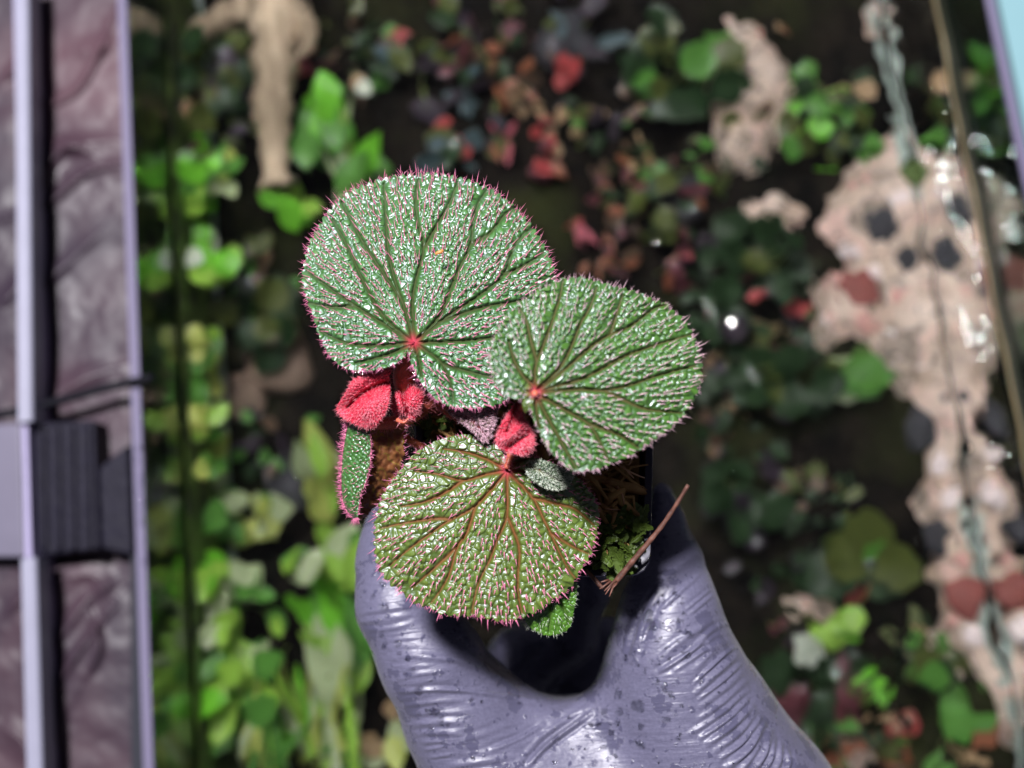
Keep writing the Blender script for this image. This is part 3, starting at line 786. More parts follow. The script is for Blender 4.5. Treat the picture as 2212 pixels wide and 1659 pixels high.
plant('stem_plant', 'lime green leaf squares below the bright lime plant', 'aquatic plant', SP, 'round', ['bright'], 1893, 1455, 10, 36, 3, 56)
plant('lily_plant', 'dark green lily leaves in a rounded clump beside the sand', 'aquatic plant', None, 'round', ['dark', 'dark', 'olive', 'mid'], 1860, 1210, 75, 60, 11, 110, z=(-.40, -.38), up=.1)
plant('lily_plant', 'broad pale and green leaf below the pink sand', 'aquatic plant', None, 'oval', ['mid', 'dark', 'pale', 'olive'], 1850, 815, 55, 30, 7, 130, z=(-.40, -.37), up=0, aim=1.6)

# stones, flakes, gravel
def stone(u, v, r, c, flat=.6, name='stone', seed=1, z=0.004):
    rg = np.random.default_rng(seed); V = []; F = []; n, m = 14, 9
    q = rg.normal(0, 1, (5, 3))
    for a in range(m + 1):
        th = math.pi * a / m
        for b in range(n):
            ph = 2 * math.pi * b / n
            d = np.array([math.sin(th) * math.cos(ph), math.sin(th) * math.sin(ph), math.cos(th)])
            k = 1 + .13 * sum(math.sin(2.2 * (d @ w) + i) for i, w in enumerate(q)) / 2
            V.append(d * k * np.array([1, .9, flat]))
    for a in range(m):
        for b in range(n): F.append([a * n + b, (a + 1) * n + b, (a + 1) * n + (b + 1) % n, a * n + (b + 1) % n])
    p = UW(np.array(float(u)), np.array(float(v)), Z_SOIL + z)
    o = mesh_obj(name, np.array(V) * r * .28e-3 * 1.0, F, M[c])
    o.location = p.tolist(); o.rotation_euler = (0, 0, R.random() * 6)
    return o
M['stone_dark'] = simple('stone_dark', (0.03, 0.03, 0.036), 0.8, .4, 120, bump=.001)
M['stone_red'] = simple('stone_red', (0.22, 0.06, 0.05), 0.7, .3, 120, bump=.001)
M['stone_brown'] = simple('stone_brown', (0.16, 0.11, 0.08), 0.8, .4, 120, bump=.002)
M['stone_tan'] = simple('stone_tan', (0.20, 0.13, 0.07), 0.8, .3, 120, bump=.001)
M['moss_w'] = simple('water_moss', (0.06, 0.10, 0.02), 0.8, .5, 200)
for k, (u, v, r, c, lab) in enumerate([
        (1905, 480, 46, 'stone_dark', 'angular black stone lying in the middle of the tan sand'), (1965, 565, 34, 'stone_dark', 'small black stone lying just below the angular one'), (1852, 625, 46, 'stone_red', 'flat brick red flake lying on the pale sand'),
        (1985, 925, 44, 'stone_dark', 'black stone with a bluish sheen on the sand below the pale leaf'),
        (2020, 1160, 40, 'stone_dark', 'dark stone at the sand edge beside the dark lily clump'), (2090, 1290, 44, 'stone_red', 'dark maroon stone under the wavy water line'),
        (600, 790, 72, 'stone_brown', 'brown lump of wood left of the red young begonia leaves'), (520, 860, 60, 'stone_brown', 'dark brown lump under the ripples left of the begonia'),
        (1960, 370, 30, 'moss_w', 'mossy green stone on the tan sand'), (1870, 780, 40, 'moss_w', 'moss-covered stone beside the broad pale leaf'),
        (1230, 90, 95, 'stone_dark', 'big dark stone behind the dusky purple leaves'), (480, 190, 85, 'stone_dark', 'big dark stone in the driftwood corner'),
        (1480, 420, 60, 'stone_dark', 'dark stone beside the olive plant'), (640, 1030, 70, 'stone_dark', 'black stone under the water glints')]):
    s = stone(u, v, r, c, seed=k + 3, flat=.45 if 'flake' not in lab else .2, z=.014 if 'sand' in lab or 'angular' in lab or 'wavy' in lab else .004)
    tag(s, lab, 'stone')
M['stone_white'] = simple('stone_white', (0.70, 0.60, 0.58), 0.8, .2, 120, bump=.001)
M['stone_pink'] = simple('stone_pink', (0.55, 0.30, 0.26), 0.8, .25, 120, bump=.001)
for k, (u, v, r, c) in enumerate([(1850, 395, 15, 'stone_pink'), (1935, 430, 17, 'stone_white'), (1830, 540, 20, 'stone_white'), (1890, 585, 24, 'stone_white'), (1960, 640, 26, 'stone_pink'), (1800, 600, 14, 'stone_pink'), (1870, 700, 26, 'stone_pink'),
        (1940, 720, 22, 'stone_white'), (1990, 780, 20, 'stone_white'), (2000, 470, 14, 'stone_pink'), (1640, 220, 14, 'stone_white'), (1610, 290, 16, 'stone_pink'), (2030, 1000, 20, 'stone_white'), (2060, 1080, 24, 'stone_white'),
        (2080, 1210, 18, 'stone_pink'), (2110, 1370, 26, 'stone_white'), (2060, 1340, 16, 'stone_pink'), (1780, 690, 12, 'stone_white'), (1905, 650, 12, 'stone_dark'), (1845, 470, 10, 'stone_dark'), (2010, 690, 12, 'stone_dark'), (2040, 860, 14, 'stone_dark')]):
    s = stone(u, v, r, c, seed=130 + k, z=.0165, name='pebble', flat=.3)
    cn = {'stone_white': 'whitish', 'stone_pink': 'pinkish', 'stone_dark': 'black'}[c]
    tag(s, f'small {cn} pebble bedded in the pale sand', 'pebble', f'{cn} pebbles on the sand')
for k in range(26):
    u, v = R.gauss(1590, 55), R.gauss(770, 75)
    s = stone(u, v, R.uniform(6, 20), 'stone_tan', seed=60 + k, z=.006, name='pebble', flat=.5)
    tag(s, 'small tan pebble on the dark soil right of the second begonia leaf', 'pebble', 'tan pebbles on the soil')
# driftwood
g = G('driftwood'); tcn = g.n('ShaderNodeTexCoord'); mp = g.n('ShaderNodeMapping'); mp.inputs['Scale'].default_value = (90, 14, 60)
g.t.links.new(tcn.outputs['Object'], mp.inputs[0])
nf = g.noise(1.0, 4, vec=mp.outputs[0])
g.p(Base_Color=g.mix(g.ramp(nf, .38, .62), (0.24, 0.18, 0.12), (0.56, 0.44, 0.31)), Roughness=.85, Normal=g.bump(nf, .8, .004)); M['wood'] = g.m
def wood(parent, name, pts, z, r):
    p = smooth_poly(pts, 26, False)
    X = UW(p[:, 0], p[:, 1], np.linspace(z[0], z[1], 26))
    X += rng.normal(0, .0006, X.shape)
    rr = smooth_poly([(q, 0) for q in r], 26, False)[:, 0] * .28e-3 * (1 + .12 * np.sin(np.arange(26) * 1.3) + .1 * rng.standard_normal(26))
    v, f = tube(X, rr, 12)
    v = v + .0012 * np.stack([np.sin(v[:, 0] * 900 + v[:, 1] * 300)] * 3, 1)
    return adopt(mesh_obj(name, v, f, M['wood']), parent)
dw = empty('driftwood', UW(np.array(610.), np.array(150.), Z_SOIL).tolist())
tag(dw, 'pale weathered driftwood with one side branch standing in the water', 'driftwood')
wood(dw, 'trunk', [(590, -60), (598, 60), (592, 160), (590, 280), (600, 400)], (-.345, -.34), [62, 50, 38, 36, 30, 32])
wood(dw, 'branch', [(600, 10), (520, 15), (460, 50), (390, 75), (330, 60)], (-.35, -.375), [34, 30, 34, 30, 14])
wood(dw, 'branch', [(625, 20), (655, 40), (668, 85), (650, 120)], (-.345, -.34), [34, 26, 16, 6])


# ================================================================ POT
g = G('pot_plastic'); g.p(Base_Color=(0.022, 0.02, 0.045, 1), Roughness=0.42)
g.p(Normal=g.bump(g.noise(60, 2), 0.15, .001)); M['pot'] = g.m
PZ = -0.029
TLc, TRc = U(893, 775, PZ), U(1416, 790, PZ)
BRc, BLc = U(1406, 1245, PZ), U(900, 1250, PZ)
pot = empty('plant_pot', (((TLc + BRc) / 2)[0], ((TLc + BRc) / 2)[1], PZ - 0.06))
tag(pot, 'black square plastic pot held in the gloved hand', 'pot')
def ring_pts(s, z, r=.006):
    ctr = (TLc + TRc + BRc + BLc) / 4; out = []
    cs = [TLc, TRc, BRc, BLc]
    cs = [ctr + (c - ctr) * s for c in cs]
    for i in range(4):
        a, b, c = cs[i - 1], cs[i], cs[(i + 1) % 4]
        d1 = (a - b) / np.linalg.norm(a - b); d2 = (c - b) / np.linalg.norm(c - b)
        p0, p1 = b + d1 * r, b + d2 * r
        for t in np.linspace(0, 1, 5):
            out.append((1 - t) ** 2 * p0 + 2 * t * (1 - t) * b + t * t * p1)
    out = np.array(out); out[:, 2] = z
    return out
def rings(rs):
    n = len(rs[0]); V = np.concatenate(rs)
    F = [[i * n + k, i * n + (k + 1) % n, (i + 1) * n + (k + 1) % n, (i + 1) * n + k] for i in range(len(rs) - 1) for k in range(n)]
    return V, F
v, f = rings([ring_pts(.80, PZ - .058), ring_pts(.945, PZ - .006), ring_pts(.925, PZ - .006), ring_pts(.78, PZ - .056)])
f.append(list(range(20)))
adopt(mesh_obj('wall', v, f, M['pot']), pot)
v, f = rings([ring_pts(.94, PZ - .009), ring_pts(.995, PZ - .0085), ring_pts(1.0, PZ - .001), ring_pts(.99, PZ), ring_pts(.935, PZ - .0004), ring_pts(.928, PZ - .002), ring_pts(.925, PZ - .009), ring_pts(.94, PZ - .009)])
adopt(mesh_obj('rim', v, f, M['pot'], smooth=False), pot)

# sphagnum filling
g = G('sphagnum'); g.p(Base_Color=g.mix(g.ramp(g.noise(220, 4), .3, .7), (0.18, 0.07, 0.02), (0.58, 0.36, 0.13)), Roughness=.7)
g.translucent((.35, .18, .05), .2); M['sphag'] = g.m
parts = []
def potpt(a, b, z):
    p = TLc * (1 - a) * (1 - b) + TRc * a * (1 - b) + BRc * a * b + BLc * (1 - a) * b
    return np.array([p[0], p[1], z])
n = 34
V = np.array([potpt(.05 + .9 * a, .05 + .9 * b, PZ - .005 + .005 * math.sin(a * 19) * math.cos(b * 23) + R.gauss(0, .0012)) for b in np.linspace(0, 1, n) for a in np.linspace(0, 1, n)])
F = [[j * n + i, j * n + i + 1, (j + 1) * n + i + 1, (j + 1) * n + i] for j in range(n - 1) for i in range(n - 1)]
parts.append((V, F))
for k in range(520):
    a, b = R.uniform(.13, .87), R.uniform(.13, .87)
    p = potpt(a, b, PZ - .003 + R.uniform(-.002, .008))
    w = R.random() * 6.3; L = R.uniform(.003, .009)
    d = np.array([math.cos(w), math.sin(w), R.uniform(-.4, .5)]) * L
    e = np.array([R.gauss(0, .0015) for _ in range(3)])
    r = R.choice([.0004, .0006, .0009, .0014])
    parts.append(tube([p - d, p - d * .3 + e, p + d * .4 - e, p + d], [r * .4, r, r * .9, r * .2], 5, False))
sph = mesh_obj('sphagnum_moss', *join(parts), M['sphag'])
tag(sph, 'brown sphagnum moss filling the black pot', 'moss', kind='stuff')
# fine roots over the rim
M['root'] = simple('root_fibre', (0.45, 0.25, 0.14), 0.5)
RT = empty('root_fibres', U(1370, 1010, PZ).tolist())
tag(RT, 'thin pale root fibres poking over the pot rim', 'roots')
for pts in [C5((600, 345), (680, 400), (760, 440), (835, 468)), C5((690, 320), (720, 300), (700, 350), (650, 340)), C5((590, 540), (640, 620), (660, 740)), C5((240, 430), (330, 480), (400, 500)),
            C5((260, 410), (320, 440), (370, 400)), C5((300, 570), (400, 555)), C5((430, 730), (560, 750), (640, 745)), C5((640, 360), (740, 470)), C5((280, 520), (340, 500), (420, 470)), C5((330, 400), (300, 460), (290, 500))]:
    p = smooth_poly(pts, 10, False)
    v, f = tube(U(p[:, 0], p[:, 1], PZ + .003 + .002 * np.sin(np.linspace(0, 3, 10))), np.linspace(.00034, .00016, 10), 5)
    adopt(mesh_obj('fibre', v, f, M['root']), RT)
# green moss shoots
g = G('moss_shoot'); c = g.mix(g.ramp(g.noise(300, 3), .3, .7), (0.025, 0.055, 0.008), (0.12, 0.18, 0.025))
g.p(Base_Color=c, Roughness=.5); g.translucent(c, .3); M['moss'] = g.m
def frond_mesh(seed):
    rg = random.Random(seed); parts = []
    n = 16
    for k in range(n):
        s = k / n
        for sd in (-1, 1):
            L = .30 * (1 - s) ** .6 * (0.6 + .4 * math.sin(math.pi * min(1, s * 2 + .2))) + .04
            a = np.array([0, s, 0.12 * s * s]); d = np.array([sd * L * .75, L * .75, rg.uniform(-.04, .1)])
            w = np.array([0.02, -.035, 0.01]) * 1.6
            parts.append((np.array([a, a + d * .5 + w * [sd, 1, 1], a + d, a + d * .5 - w * [sd, 1, 1] + [0, 0, .03]]), [[0, 1, 2, 3]]))
    parts.append(tube([[0, 0, 0], [0, .5, .03], [0, 1, .12]], [.03, .03, .008], 4))
    v, f = join(parts)
    me = bpy.data.meshes.new('frond'); me.from_pydata(v.tolist(), [], f); me.materials.append(M['moss']); me.update()
    return me
FM = [frond_mesh(k) for k in range(4)]
mt = empty('green_moss', U(1335, 1170, PZ).tolist())
tag(mt, 'tuft of dark green feathery moss at the pot corner beside the twig', 'moss')
for k in range(46):
    u, v = R.uniform(1285, 1385), R.uniform(1105, 1240)
    if k < 8: u, v = [(1320, 1125), (1340, 1115), (1370, 1110), (1385, 1125), (1300, 1140), (1310, 1215), (1335, 1235), (1295, 1200)][k]
    p = U(u, v, PZ + R.uniform(-.002, .006))
    o = bpy.data.objects.new('frond', R.choice(FM)); COL.objects.link(o); o.parent = mt
    L = R.uniform(.005, .0095)
    e = Matrix.Rotation(R.random() * 6.28, 4, 'Z') @ Matrix.Rotation(R.uniform(-.1, .7), 4, 'X') @ Matrix.Rotation(R.gauss(0, .6), 4, 'Y')
    o.matrix_local = Matrix.Translation(Vector(p.tolist()) - mt.location) @ e @ Matrix.Diagonal((L * 1.3, L, L, 1)) @ Matrix.Translation((0, -.4, 0))
mt2 = empty('green_moss', U(960, 930, PZ).tolist())
tag(mt2, 'pale yellowish moss bits beside the folded leaf and the pot wall', 'moss')
for k in range(16):
    p = U(R.uniform(915, 1010), R.uniform(895, 975), PZ + R.uniform(0, .006))
    o = bpy.data.objects.new('frond', R.choice(FM)); COL.objects.link(o); o.parent = mt2
    L = R.uniform(.004, .007)
    o.matrix_local = Matrix.Translation(Vector(p.tolist()) - mt2.location) @ Matrix.Rotation(R.random() * 6.28, 4, 'Z') @ Matrix.Rotation(R.uniform(0, .7), 4, 'X') @ Matrix.Diagonal((L, L, L, 1))
# twig
g = G('twig_bark'); tcn = g.n('ShaderNodeTexCoord'); nf = g.noise(420, 4)
g.p(Base_Color=g.mix(g.ramp(nf, .3, .7), (0.045, 0.016, 0.011), (0.15, 0.06, 0.04)), Roughness=.6, Normal=g.bump(nf, .7, .0006)); M['twig'] = g.m
tw = empty('twig', U(1400, 1160, PZ + .008).tolist())
tag(tw, 'snapped reddish brown twig leaning across the pot rim', 'twig')
p = smooth_poly(C5((1222, 530), (1120, 700), (1000, 880), (880, 1030), (720, 1220), (580, 1390)), 30, False)
v, f = tube(U(p[:, 0], p[:, 1], np.linspace(PZ + .014, PZ + .004, 30)), np.linspace(.0005, .0008, 30) * (1 + .1 * np.sin(np.arange(30) * 1.7)), 9)
adopt(mesh_obj('shaft', v, f, M['twig']), tw)
p = smooth_poly(C5((310, 1275), (390, 1360), (470, 1440), (560, 1400)), 12, False)
v, f = tube(U(p[:, 0], p[:, 1], np.full(12, PZ + .004)), .0006, 7)
adopt(mesh_obj('side_piece', v, f, M['twig']), tw)
for a, b in [((560, 1390), (490, 1500)), ((570, 1400), (525, 1520)), ((540, 1380), (440, 1450)), ((520, 1370), (450, 1390)), ((580, 1370), (480, 1470)), ((590, 1400), (560, 1440))]:
    q = np.array(C5(a, b)); v, f = tube(U(q[:, 0], q[:, 1], np.array([PZ + .005, PZ + .006])), [.0004, .00012], 5)
    adopt(mesh_obj('splinter', v, f, M['twig']), tw)

# ================================================================ BEGONIA
beg = empty('begonia_plant', U(1090, 930, PZ).tolist())
tag(beg, 'rough-leaved begonia with pink bristles and red young leaves in the black pot', 'begonia')
L1_out = [(905, 375), (960, 378), (1020, 392), (1070, 415), (1115, 450), (1150, 490), (1175, 530), (1193, 570), (1200, 610), (1196, 660), (1180, 725), (1150, 790), (1115, 845), (1080, 872), (1030, 881),
          (985, 880), (950, 868), (925, 845), (907, 822), (893, 797), (885, 772), (880, 756), (872, 770), (855, 785), (830, 795), (800, 800), (765, 800), (740, 792), (715, 772), (697, 742), (685, 710), (674, 675), (660, 640), (653, 600),
          (659, 560), (668, 525), (688, 490), (710, 455), (745, 420), (790, 398), (845, 382)]
L1_v = [C1((835, 1190), (800, 1050), (760, 920), (700, 740), (665, 560), (655, 420), (640, 140)), C1((760, 920), (640, 740), (520, 560), (430, 400), (360, 260)),
        C1((840, 1190), (830, 900), (890, 640), (910, 560), (870, 420), (850, 250), (870, 110)), C1((910, 560), (1000, 400), (1070, 280), (1130, 130)),
        C1((850, 1190), (1010, 1020), (1070, 870), (1150, 680), (1220, 540), (1230, 400), (1270, 260), (1320, 190)), C1((1220, 540), (1340, 470), (1450, 340), (1530, 290)),
        C1((850, 1190), (1090, 1000), (1280, 880), (1440, 740), (1480, 620), (1540, 500), (1640, 420)), C1((1440, 740), (1560, 690), (1700, 600)),
        C1((850, 1195), (1080, 1190), (1300, 1170), (1500, 1140), (1700, 1080)), C1((1000, 1060), (1300, 960), (1560, 910), (1750, 800)),
        C1((850, 1200), (950, 1270), (1030, 1340), (1090, 1500), (1100, 1590)), C1((1030, 1340), (1250, 1400), (1420, 1440)), C1((845, 1210), (870, 1300), (890, 1420)),
        C1((830, 1190), (660, 1050), (560, 900), (470, 720), (400, 560), (300, 380)), C1((830, 1190), (620, 1060), (450, 950), (300, 850), (130, 720)), C1((450, 950), (300, 960), (130, 930)),
        C1((830, 1195), (600, 1215), (400, 1200), (220, 1120)), C1((835, 1205), (650, 1280), (450, 1330))]
lf = blade('leaf', beg, L1_out, (893, 739), L1_v, M['leaf_dark'], 0.002, tilt=(.0002, .0007), droop=.0045, seed=3, nb=640, nr=150, sp=14.5, amp=.66e-3, pleat=.7e-3,
           hair=dict(len=20, mat=M['hair_pink'], up=.55, edge=3.6, rad=.00013, keep=.95))
lf['label'] = 'largest dark green round leaf with sunken veins'
L2_out = C2((620, 180), (700, 140), (800, 115), (880, 108), (960, 130), (1040, 150), (1100, 170), (1190, 190), (1290, 220), (1400, 270), (1500, 310), (1565, 370), (1625, 415), (1680, 500), (1715, 570), (1750, 660), (1765, 770), (1752, 880),
            (1720, 980), (1655, 1090), (1600, 1160), (1540, 1215), (1440, 1290), (1350, 1350), (1220, 1430), (1100, 1480), (1000, 1520), (900, 1535), (830, 1540), (760, 1500), (700, 1440), (640, 1380), (590, 1290), (550, 1200), (510, 1100), (505, 1030), (500, 985),
            (430, 1005), (335, 990), (270, 920), (222, 830), (205, 700), (225, 600), (260, 500), (320, 410), (400, 320), (480, 260), (550, 205))
L2_v = [C2((530, 940), (540, 750), (600, 600), (680, 380), (720, 250), (740, 130)), C2((545, 720), (500, 560), (470, 430), (420, 340)), C2((515, 900), (440, 830), (380, 720), (340, 580)),
        C2((550, 940), (700, 800), (790, 650), (870, 450), (940, 330), (990, 180)), C2((560, 945), (800, 750), (960, 610), (1090, 530), (1240, 470), (1420, 330), (1500, 310)), C2((1090, 530), (1130, 400), (1180, 240)),
        C2((560, 950), (850, 870), (1000, 800), (1200, 690), (1450, 600), (1690, 530)), C2((560, 955), (870, 935), (1050, 945), (1250, 900), (1450, 830), (1720, 760)), C2((1050, 945), (1200, 1020), (1350, 1080), (1620, 1110)),
        C2((550, 970), (760, 1090), (930, 1190), (1010, 1320), (1080, 1470)), C2((930, 1190), (1150, 1270), (1300, 1370)), C2((545, 980), (620, 1130), (700, 1270), (770, 1400), (840, 1520)), C2((540, 985), (545, 1100), (570, 1220))]
lf = blade('leaf', beg, L2_out, (1156, 848), L2_v, M['leaf_mid'], 0.015, tilt=(-.0008, .0004), droop=.006, seed=5, nb=620, nr=140, sp=15.5, amp=.75e-3, pleat=.9e-3,
           hair=dict(len=17, mat=M['hair_pale'], up=.8, edge=4.5, rad=.00012, keep=.9))
lf['label'] = 'mid green round leaf with bright lime patches, lying over the largest leaf'
L3_out = C4((900, 70), (830, 70), (740, 88), (650, 112), (560, 158), (485, 205), (435, 260), (390, 312), (340, 370), (290, 440), (240, 520), (205, 620), (186, 700), (180, 800), (183, 900), (190, 980), (212, 1052), (258, 1125), (305, 1180),
            (370, 1220), (420, 1268), (480, 1315), (600, 1350), (645, 1385), (720, 1400), (800, 1408), (880, 1405), (950, 1412), (1030, 1430), (1120, 1448), (1200, 1440), (1260, 1412), (1350, 1388), (1440, 1340), (1500, 1290), (1575, 1240), (1645, 1175),
            (1700, 1070), (1760, 985), (1803, 880), (1830, 750), (1835, 640), (1805, 540), (1755, 475), (1695, 400), (1620, 345), (1540, 300), (1450, 262), (1350, 238), (1260, 242), (1200, 275), (1175, 300), (1150, 262), (1125, 205), (1080, 150), (1020, 105), (960, 80))
L3_v = [C4((1150, 325), (1000, 250), (850, 200), (690, 175)), C4((1140, 340), (980, 370), (830, 410), (640, 360), (480, 340)), C4((830, 410), (700, 500), (540, 570), (380, 600)),
        C4((1150, 350), (1020, 500), (900, 620), (740, 700), (620, 780), (430, 920), (290, 1040)), C4((920, 610), (860, 800), (790, 900), (740, 1080), (680, 1200), (600, 1310)),
        C4((1158, 350), (1160, 560), (1160, 680), (1080, 860), (1030, 1000), (960, 1130), (920, 1260), (900, 1390)), C4((1160, 680), (1210, 790), (1250, 920), (1240, 1080), (1240, 1250), (1270, 1390)),
        C4((1165, 345), (1350, 540), (1420, 680), (1480, 800), (1550, 950), (1620, 1080), (1670, 1140)), C4((1480, 800), (1650, 900), (1760, 950)), C4((1170, 338), (1300, 345), (1420, 400)), C4((1165, 325), (1220, 280), (1310, 250)),
        C4((1350, 540), (1560, 590), (1660, 620), (1800, 740)), C4((740, 700), (640, 690), (420, 720), (230, 760)), C4((790, 900), (640, 1040), (460, 1200))]
lf = blade('leaf', beg, L3_out, (1096, 1014), L3_v, M['leaf_olive'], -0.008, tilt=(-.0009, .0004), droop=.006, seed=8, nb=620, nr=140, sp=16.5, amp=.7e-3, vein_w=4.8, pleat=.65e-3,
           hair=dict(len=17, mat=M['hair_pink'], up=.75, edge=4.5, rad=.00012, keep=.95))
lf['label'] = 'olive green round leaf with rust red veins over the glove'
# folded leaf at the side
def fold_leaf():
    Lp = smooth_poly(C3((215, 640), (188, 760), (165, 900), (152, 1050), (150, 1200), (165, 1330), (205, 1430), (262, 1490)), 90, False)
    Mp = smooth_poly(C3((395, 660), (404, 780), (405, 900), (398, 1010), (378, 1110), (350, 1210), (312, 1300), (290, 1480)), 90, False)
    Rp = smooth_poly(C3((700, 640), (690, 780), (702, 890), (665, 1040), (600, 1150), (540, 1250), (450, 1370), (320, 1500)), 90, False)
    Rp[:, 0] += 2.2 * np.sin(np.arange(90) * .55) + 1.2 * np.sin(np.arange(90) * 1.3)
    nl, nr2 = 30, 36; V = []; cell = []; vein = []; S = []
    t = np.linspace(0, 1, 90)
    for k in range(90):
        for a in range(nl + nr2 + 1):
            if a <= nl:
                q = a / nl; p = Lp[k] * (1 - q) + Mp[k] * q
                b = .5 + .5 * math.sin(p[0] * .55 + 1.4 * math.sin(p[1] * .31)) * math.sin(p[1] * .5 + math.sin(p[0] * .4))
                z = -.006 - .004 * (1 - q) ** 2 - .010 * t[k] + .0009 * b
                cell.append(b); vein.append(0)
            else:
                q = (a - nl) / nr2; p = Mp[k] * (1 - q) + Rp[k] * q
                w = .5 + .5 * math.sin(p[0] * .16 + p[1] * .05)
                nz = float(fbm(np.array([[p[0] + 50, p[1]]]), 11, 77, 2)[0])
                z = -.006 - .005 * q ** .8 - .012 * t[k] + .0012 * (nz - .5)
                cell.append(np.clip((nz - .3) * 2.2, 0, 1)); rdg = float(fbm(np.array([[p[0] + 9, p[1] + 31]]), 17, 79, 2)[0])
                vein.append(max(0, 1 - abs(rdg - .5) * 16) * .75)
            V.append(U(p[0], p[1], z))
    m = nl + nr2 + 1
    F = [[i * m + j, i * m + j + 1, (i + 1) * m + j + 1, (i + 1) * m + j] for i in range(89) for j in range(m - 1)]
    mi = [0 if j < nl else 1 for i in range(89) for j in range(m - 1)]
    o = mesh_obj('leaf', V, F, attrs={'cell': cell, 'vein': vein, 'core': np.zeros(len(V))}, mats=[M['leaf_dark'], M['leaf_brown']], mat_idx=mi)
    s = o.modifiers.new('thickness', 'SOLIDIFY'); s.thickness = .0004; s.offset = 0
    adopt(o, beg); o['label'] = 'folded narrow leaf showing its rust brown underside'
    V = np.array(V).reshape(90, m, 3); b = []; d = []
    for k in range(88):
        for rep in range(3):
            b.append(V[k, 0]); d.append([-1, R.uniform(-.4, .5), R.uniform(.1, .9)])
        for rep in range(2):
            b.append(V[k, nl]); d.append([R.uniform(.1, .8), R.uniform(-.4, .4), 1])
        b.append(V[k, R.randrange(2, nl)]); d.append([-.6, R.uniform(-.4, .4), 1])
        if k % 2: b.append(V[k, m - 1]); d.append([1, R.uniform(-.4, .4), .3])
    for j in range(nl):
        for rep in range(3): b.append(V[89, j]); d.append([R.uniform(-1, .6), -1, R.uniform(0, .8)])
    b = np.array(b); d = np.array(d, float)
    hv, hf = hairs(b, d, rng.uniform(.0009, .0018, len(b)), .0001, rng.normal(0, .35, (len(b), 3)))
    h = mesh_obj('hair', hv, hf, M['hair_pink']); h.parent = o; h['kind'] = 'stuff'
fold_leaf()
# young red leaves
def red(outline, ctr, crease, z, seed, label, nh=900, pl=3.2e-3):
    o = blade('young_leaf', beg, outline, ctr, crease, M['leaf_red'], z, droop=.004, sp=7.5, amp=.4e-3, vein_w=6, vein_depth=1.2e-3, pleat=pl, pleat_w=18, nb=220, nr=46, seed=seed,
              hair=dict(len=9, mat=M['hair_red'], sites=nh // 2, up=1.0, edge=2.2, rad=.00005), core_r=6, thick=.0006, crenate=.02)
    o['label'] = label
red(C3((590, 165), (480, 178), (350, 210), (250, 260), (195, 350), (150, 430), (100, 520), (140, 590), (220, 640), (330, 685), (430, 690), (500, 610), (545, 540), (572, 430), (575, 320), (570, 240)), C3((400, 400))[0],
    [C3((570, 285), (430, 330), (300, 410), (200, 510))], -.002, 21, 'largest plush red young leaf, folded down the middle', 1500)
red(C3((720, 310), (640, 360), (590, 430), (578, 510), (620, 572), (700, 575), (770, 615), (825, 580), (855, 480), (878, 390), (830, 345), (770, 315)), C3((725, 450))[0],
    [C3((690, 350), (700, 450), (735, 570))], -.006, 22, 'small plush red young leaf beside the largest red one', 700, 2.2e-3)
red(C3((1735, 440), (1680, 480), (1600, 590), (1540, 700), (1508, 800), (1555, 870), (1640, 905), (1740, 935), (1805, 920), (1855, 840), (1855, 760), (1800, 660), (1755, 590), (1745, 510)), C3((1670, 720))[0],
    [C3((1700, 500), (1660, 620), (1610, 720)), C3((1640, 850), (1700, 800), (1790, 750))], .004, 23, 'crimson woolly young leaf between the three round leaves', 1300, 2.4e-3)
# smaller leaves
o = blade('leaf', beg, C3((1085, 535), (1250, 520), (1400, 505), (1535, 480), (1525, 560), (1500, 660), (1465, 770), (1400, 815), (1300, 715), (1180, 615)), C3((1340, 600))[0], [C3((1120, 545), (1300, 620), (1430, 770))], M['leaf_pinkish'], -.002,
          droop=.003, sp=8, amp=.4e-3, pleat=1.2e-3, nb=200, nr=40, seed=31, hair=dict(len=8, mat=M['hair_pale'], sites=700, up=.8, edge=2.5, rad=.00006), core_r=1)
o['label'] = 'small pinkish hairy leaf tucked between the round leaves'
o = blade('leaf', beg, C4((1310, 275), (1297, 340), (1340, 402), (1420, 452), (1500, 482), (1580, 470), (1625, 430), (1642, 380), (1622, 340), (1560, 318), (1480, 285), (1400, 255)), C4((1400, 330))[0], [C4((1310, 290), (1420, 350), (1580, 430))], M['leaf_pale'], -.003,
          droop=.003, sp=6.0, amp=.75e-3, pleat=1.0e-3, nb=260, nr=60, seed=32, hair=dict(len=6, mat=M['hair_white'], sites=700, up=1.0, edge=3, rad=.00007), core_r=1)
o['label'] = 'small pale woolly leaf between the olive and mid green leaves'
o = blade('leaf', beg, C4((1300, 1200), (1270, 1330), (1290, 1430), (1330, 1500), (1440, 1552), (1550, 1542), (1622, 1490), (1652, 1370), (1672, 1250), (1660, 1130), (1500, 1080)), C4((1480, 1200))[0], [C4((1480, 1200), (1480, 1380), (1470, 1530)), C4((1480, 1210), (1580, 1360), (1620, 1470))],
          M['leaf_fresh'], -.015, droop=.005, sp=10, amp=.35e-3, pleat=.6e-3, nb=240, nr=50, seed=33, hair=dict(len=9, mat=M['hair_white'], sites=130, up=.6, edge=4, rad=.00005), core_r=1)
o['label'] = 'small fresh green leaf hanging below the olive leaf'
o = blade('leaf', beg, C2((470, 960), (520, 975), (520, 1040), (470, 1110), (440, 1060), (450, 1000)), C2((485, 1030))[0], [], M['leaf_olive'], .016, droop=.001, sp=7, amp=.3e-3, nb=80, nr=16, seed=35, core_r=1, thick=.0003)
o['label'] = 'tiny yellow-green leaf lobe beside the crimson young leaf'
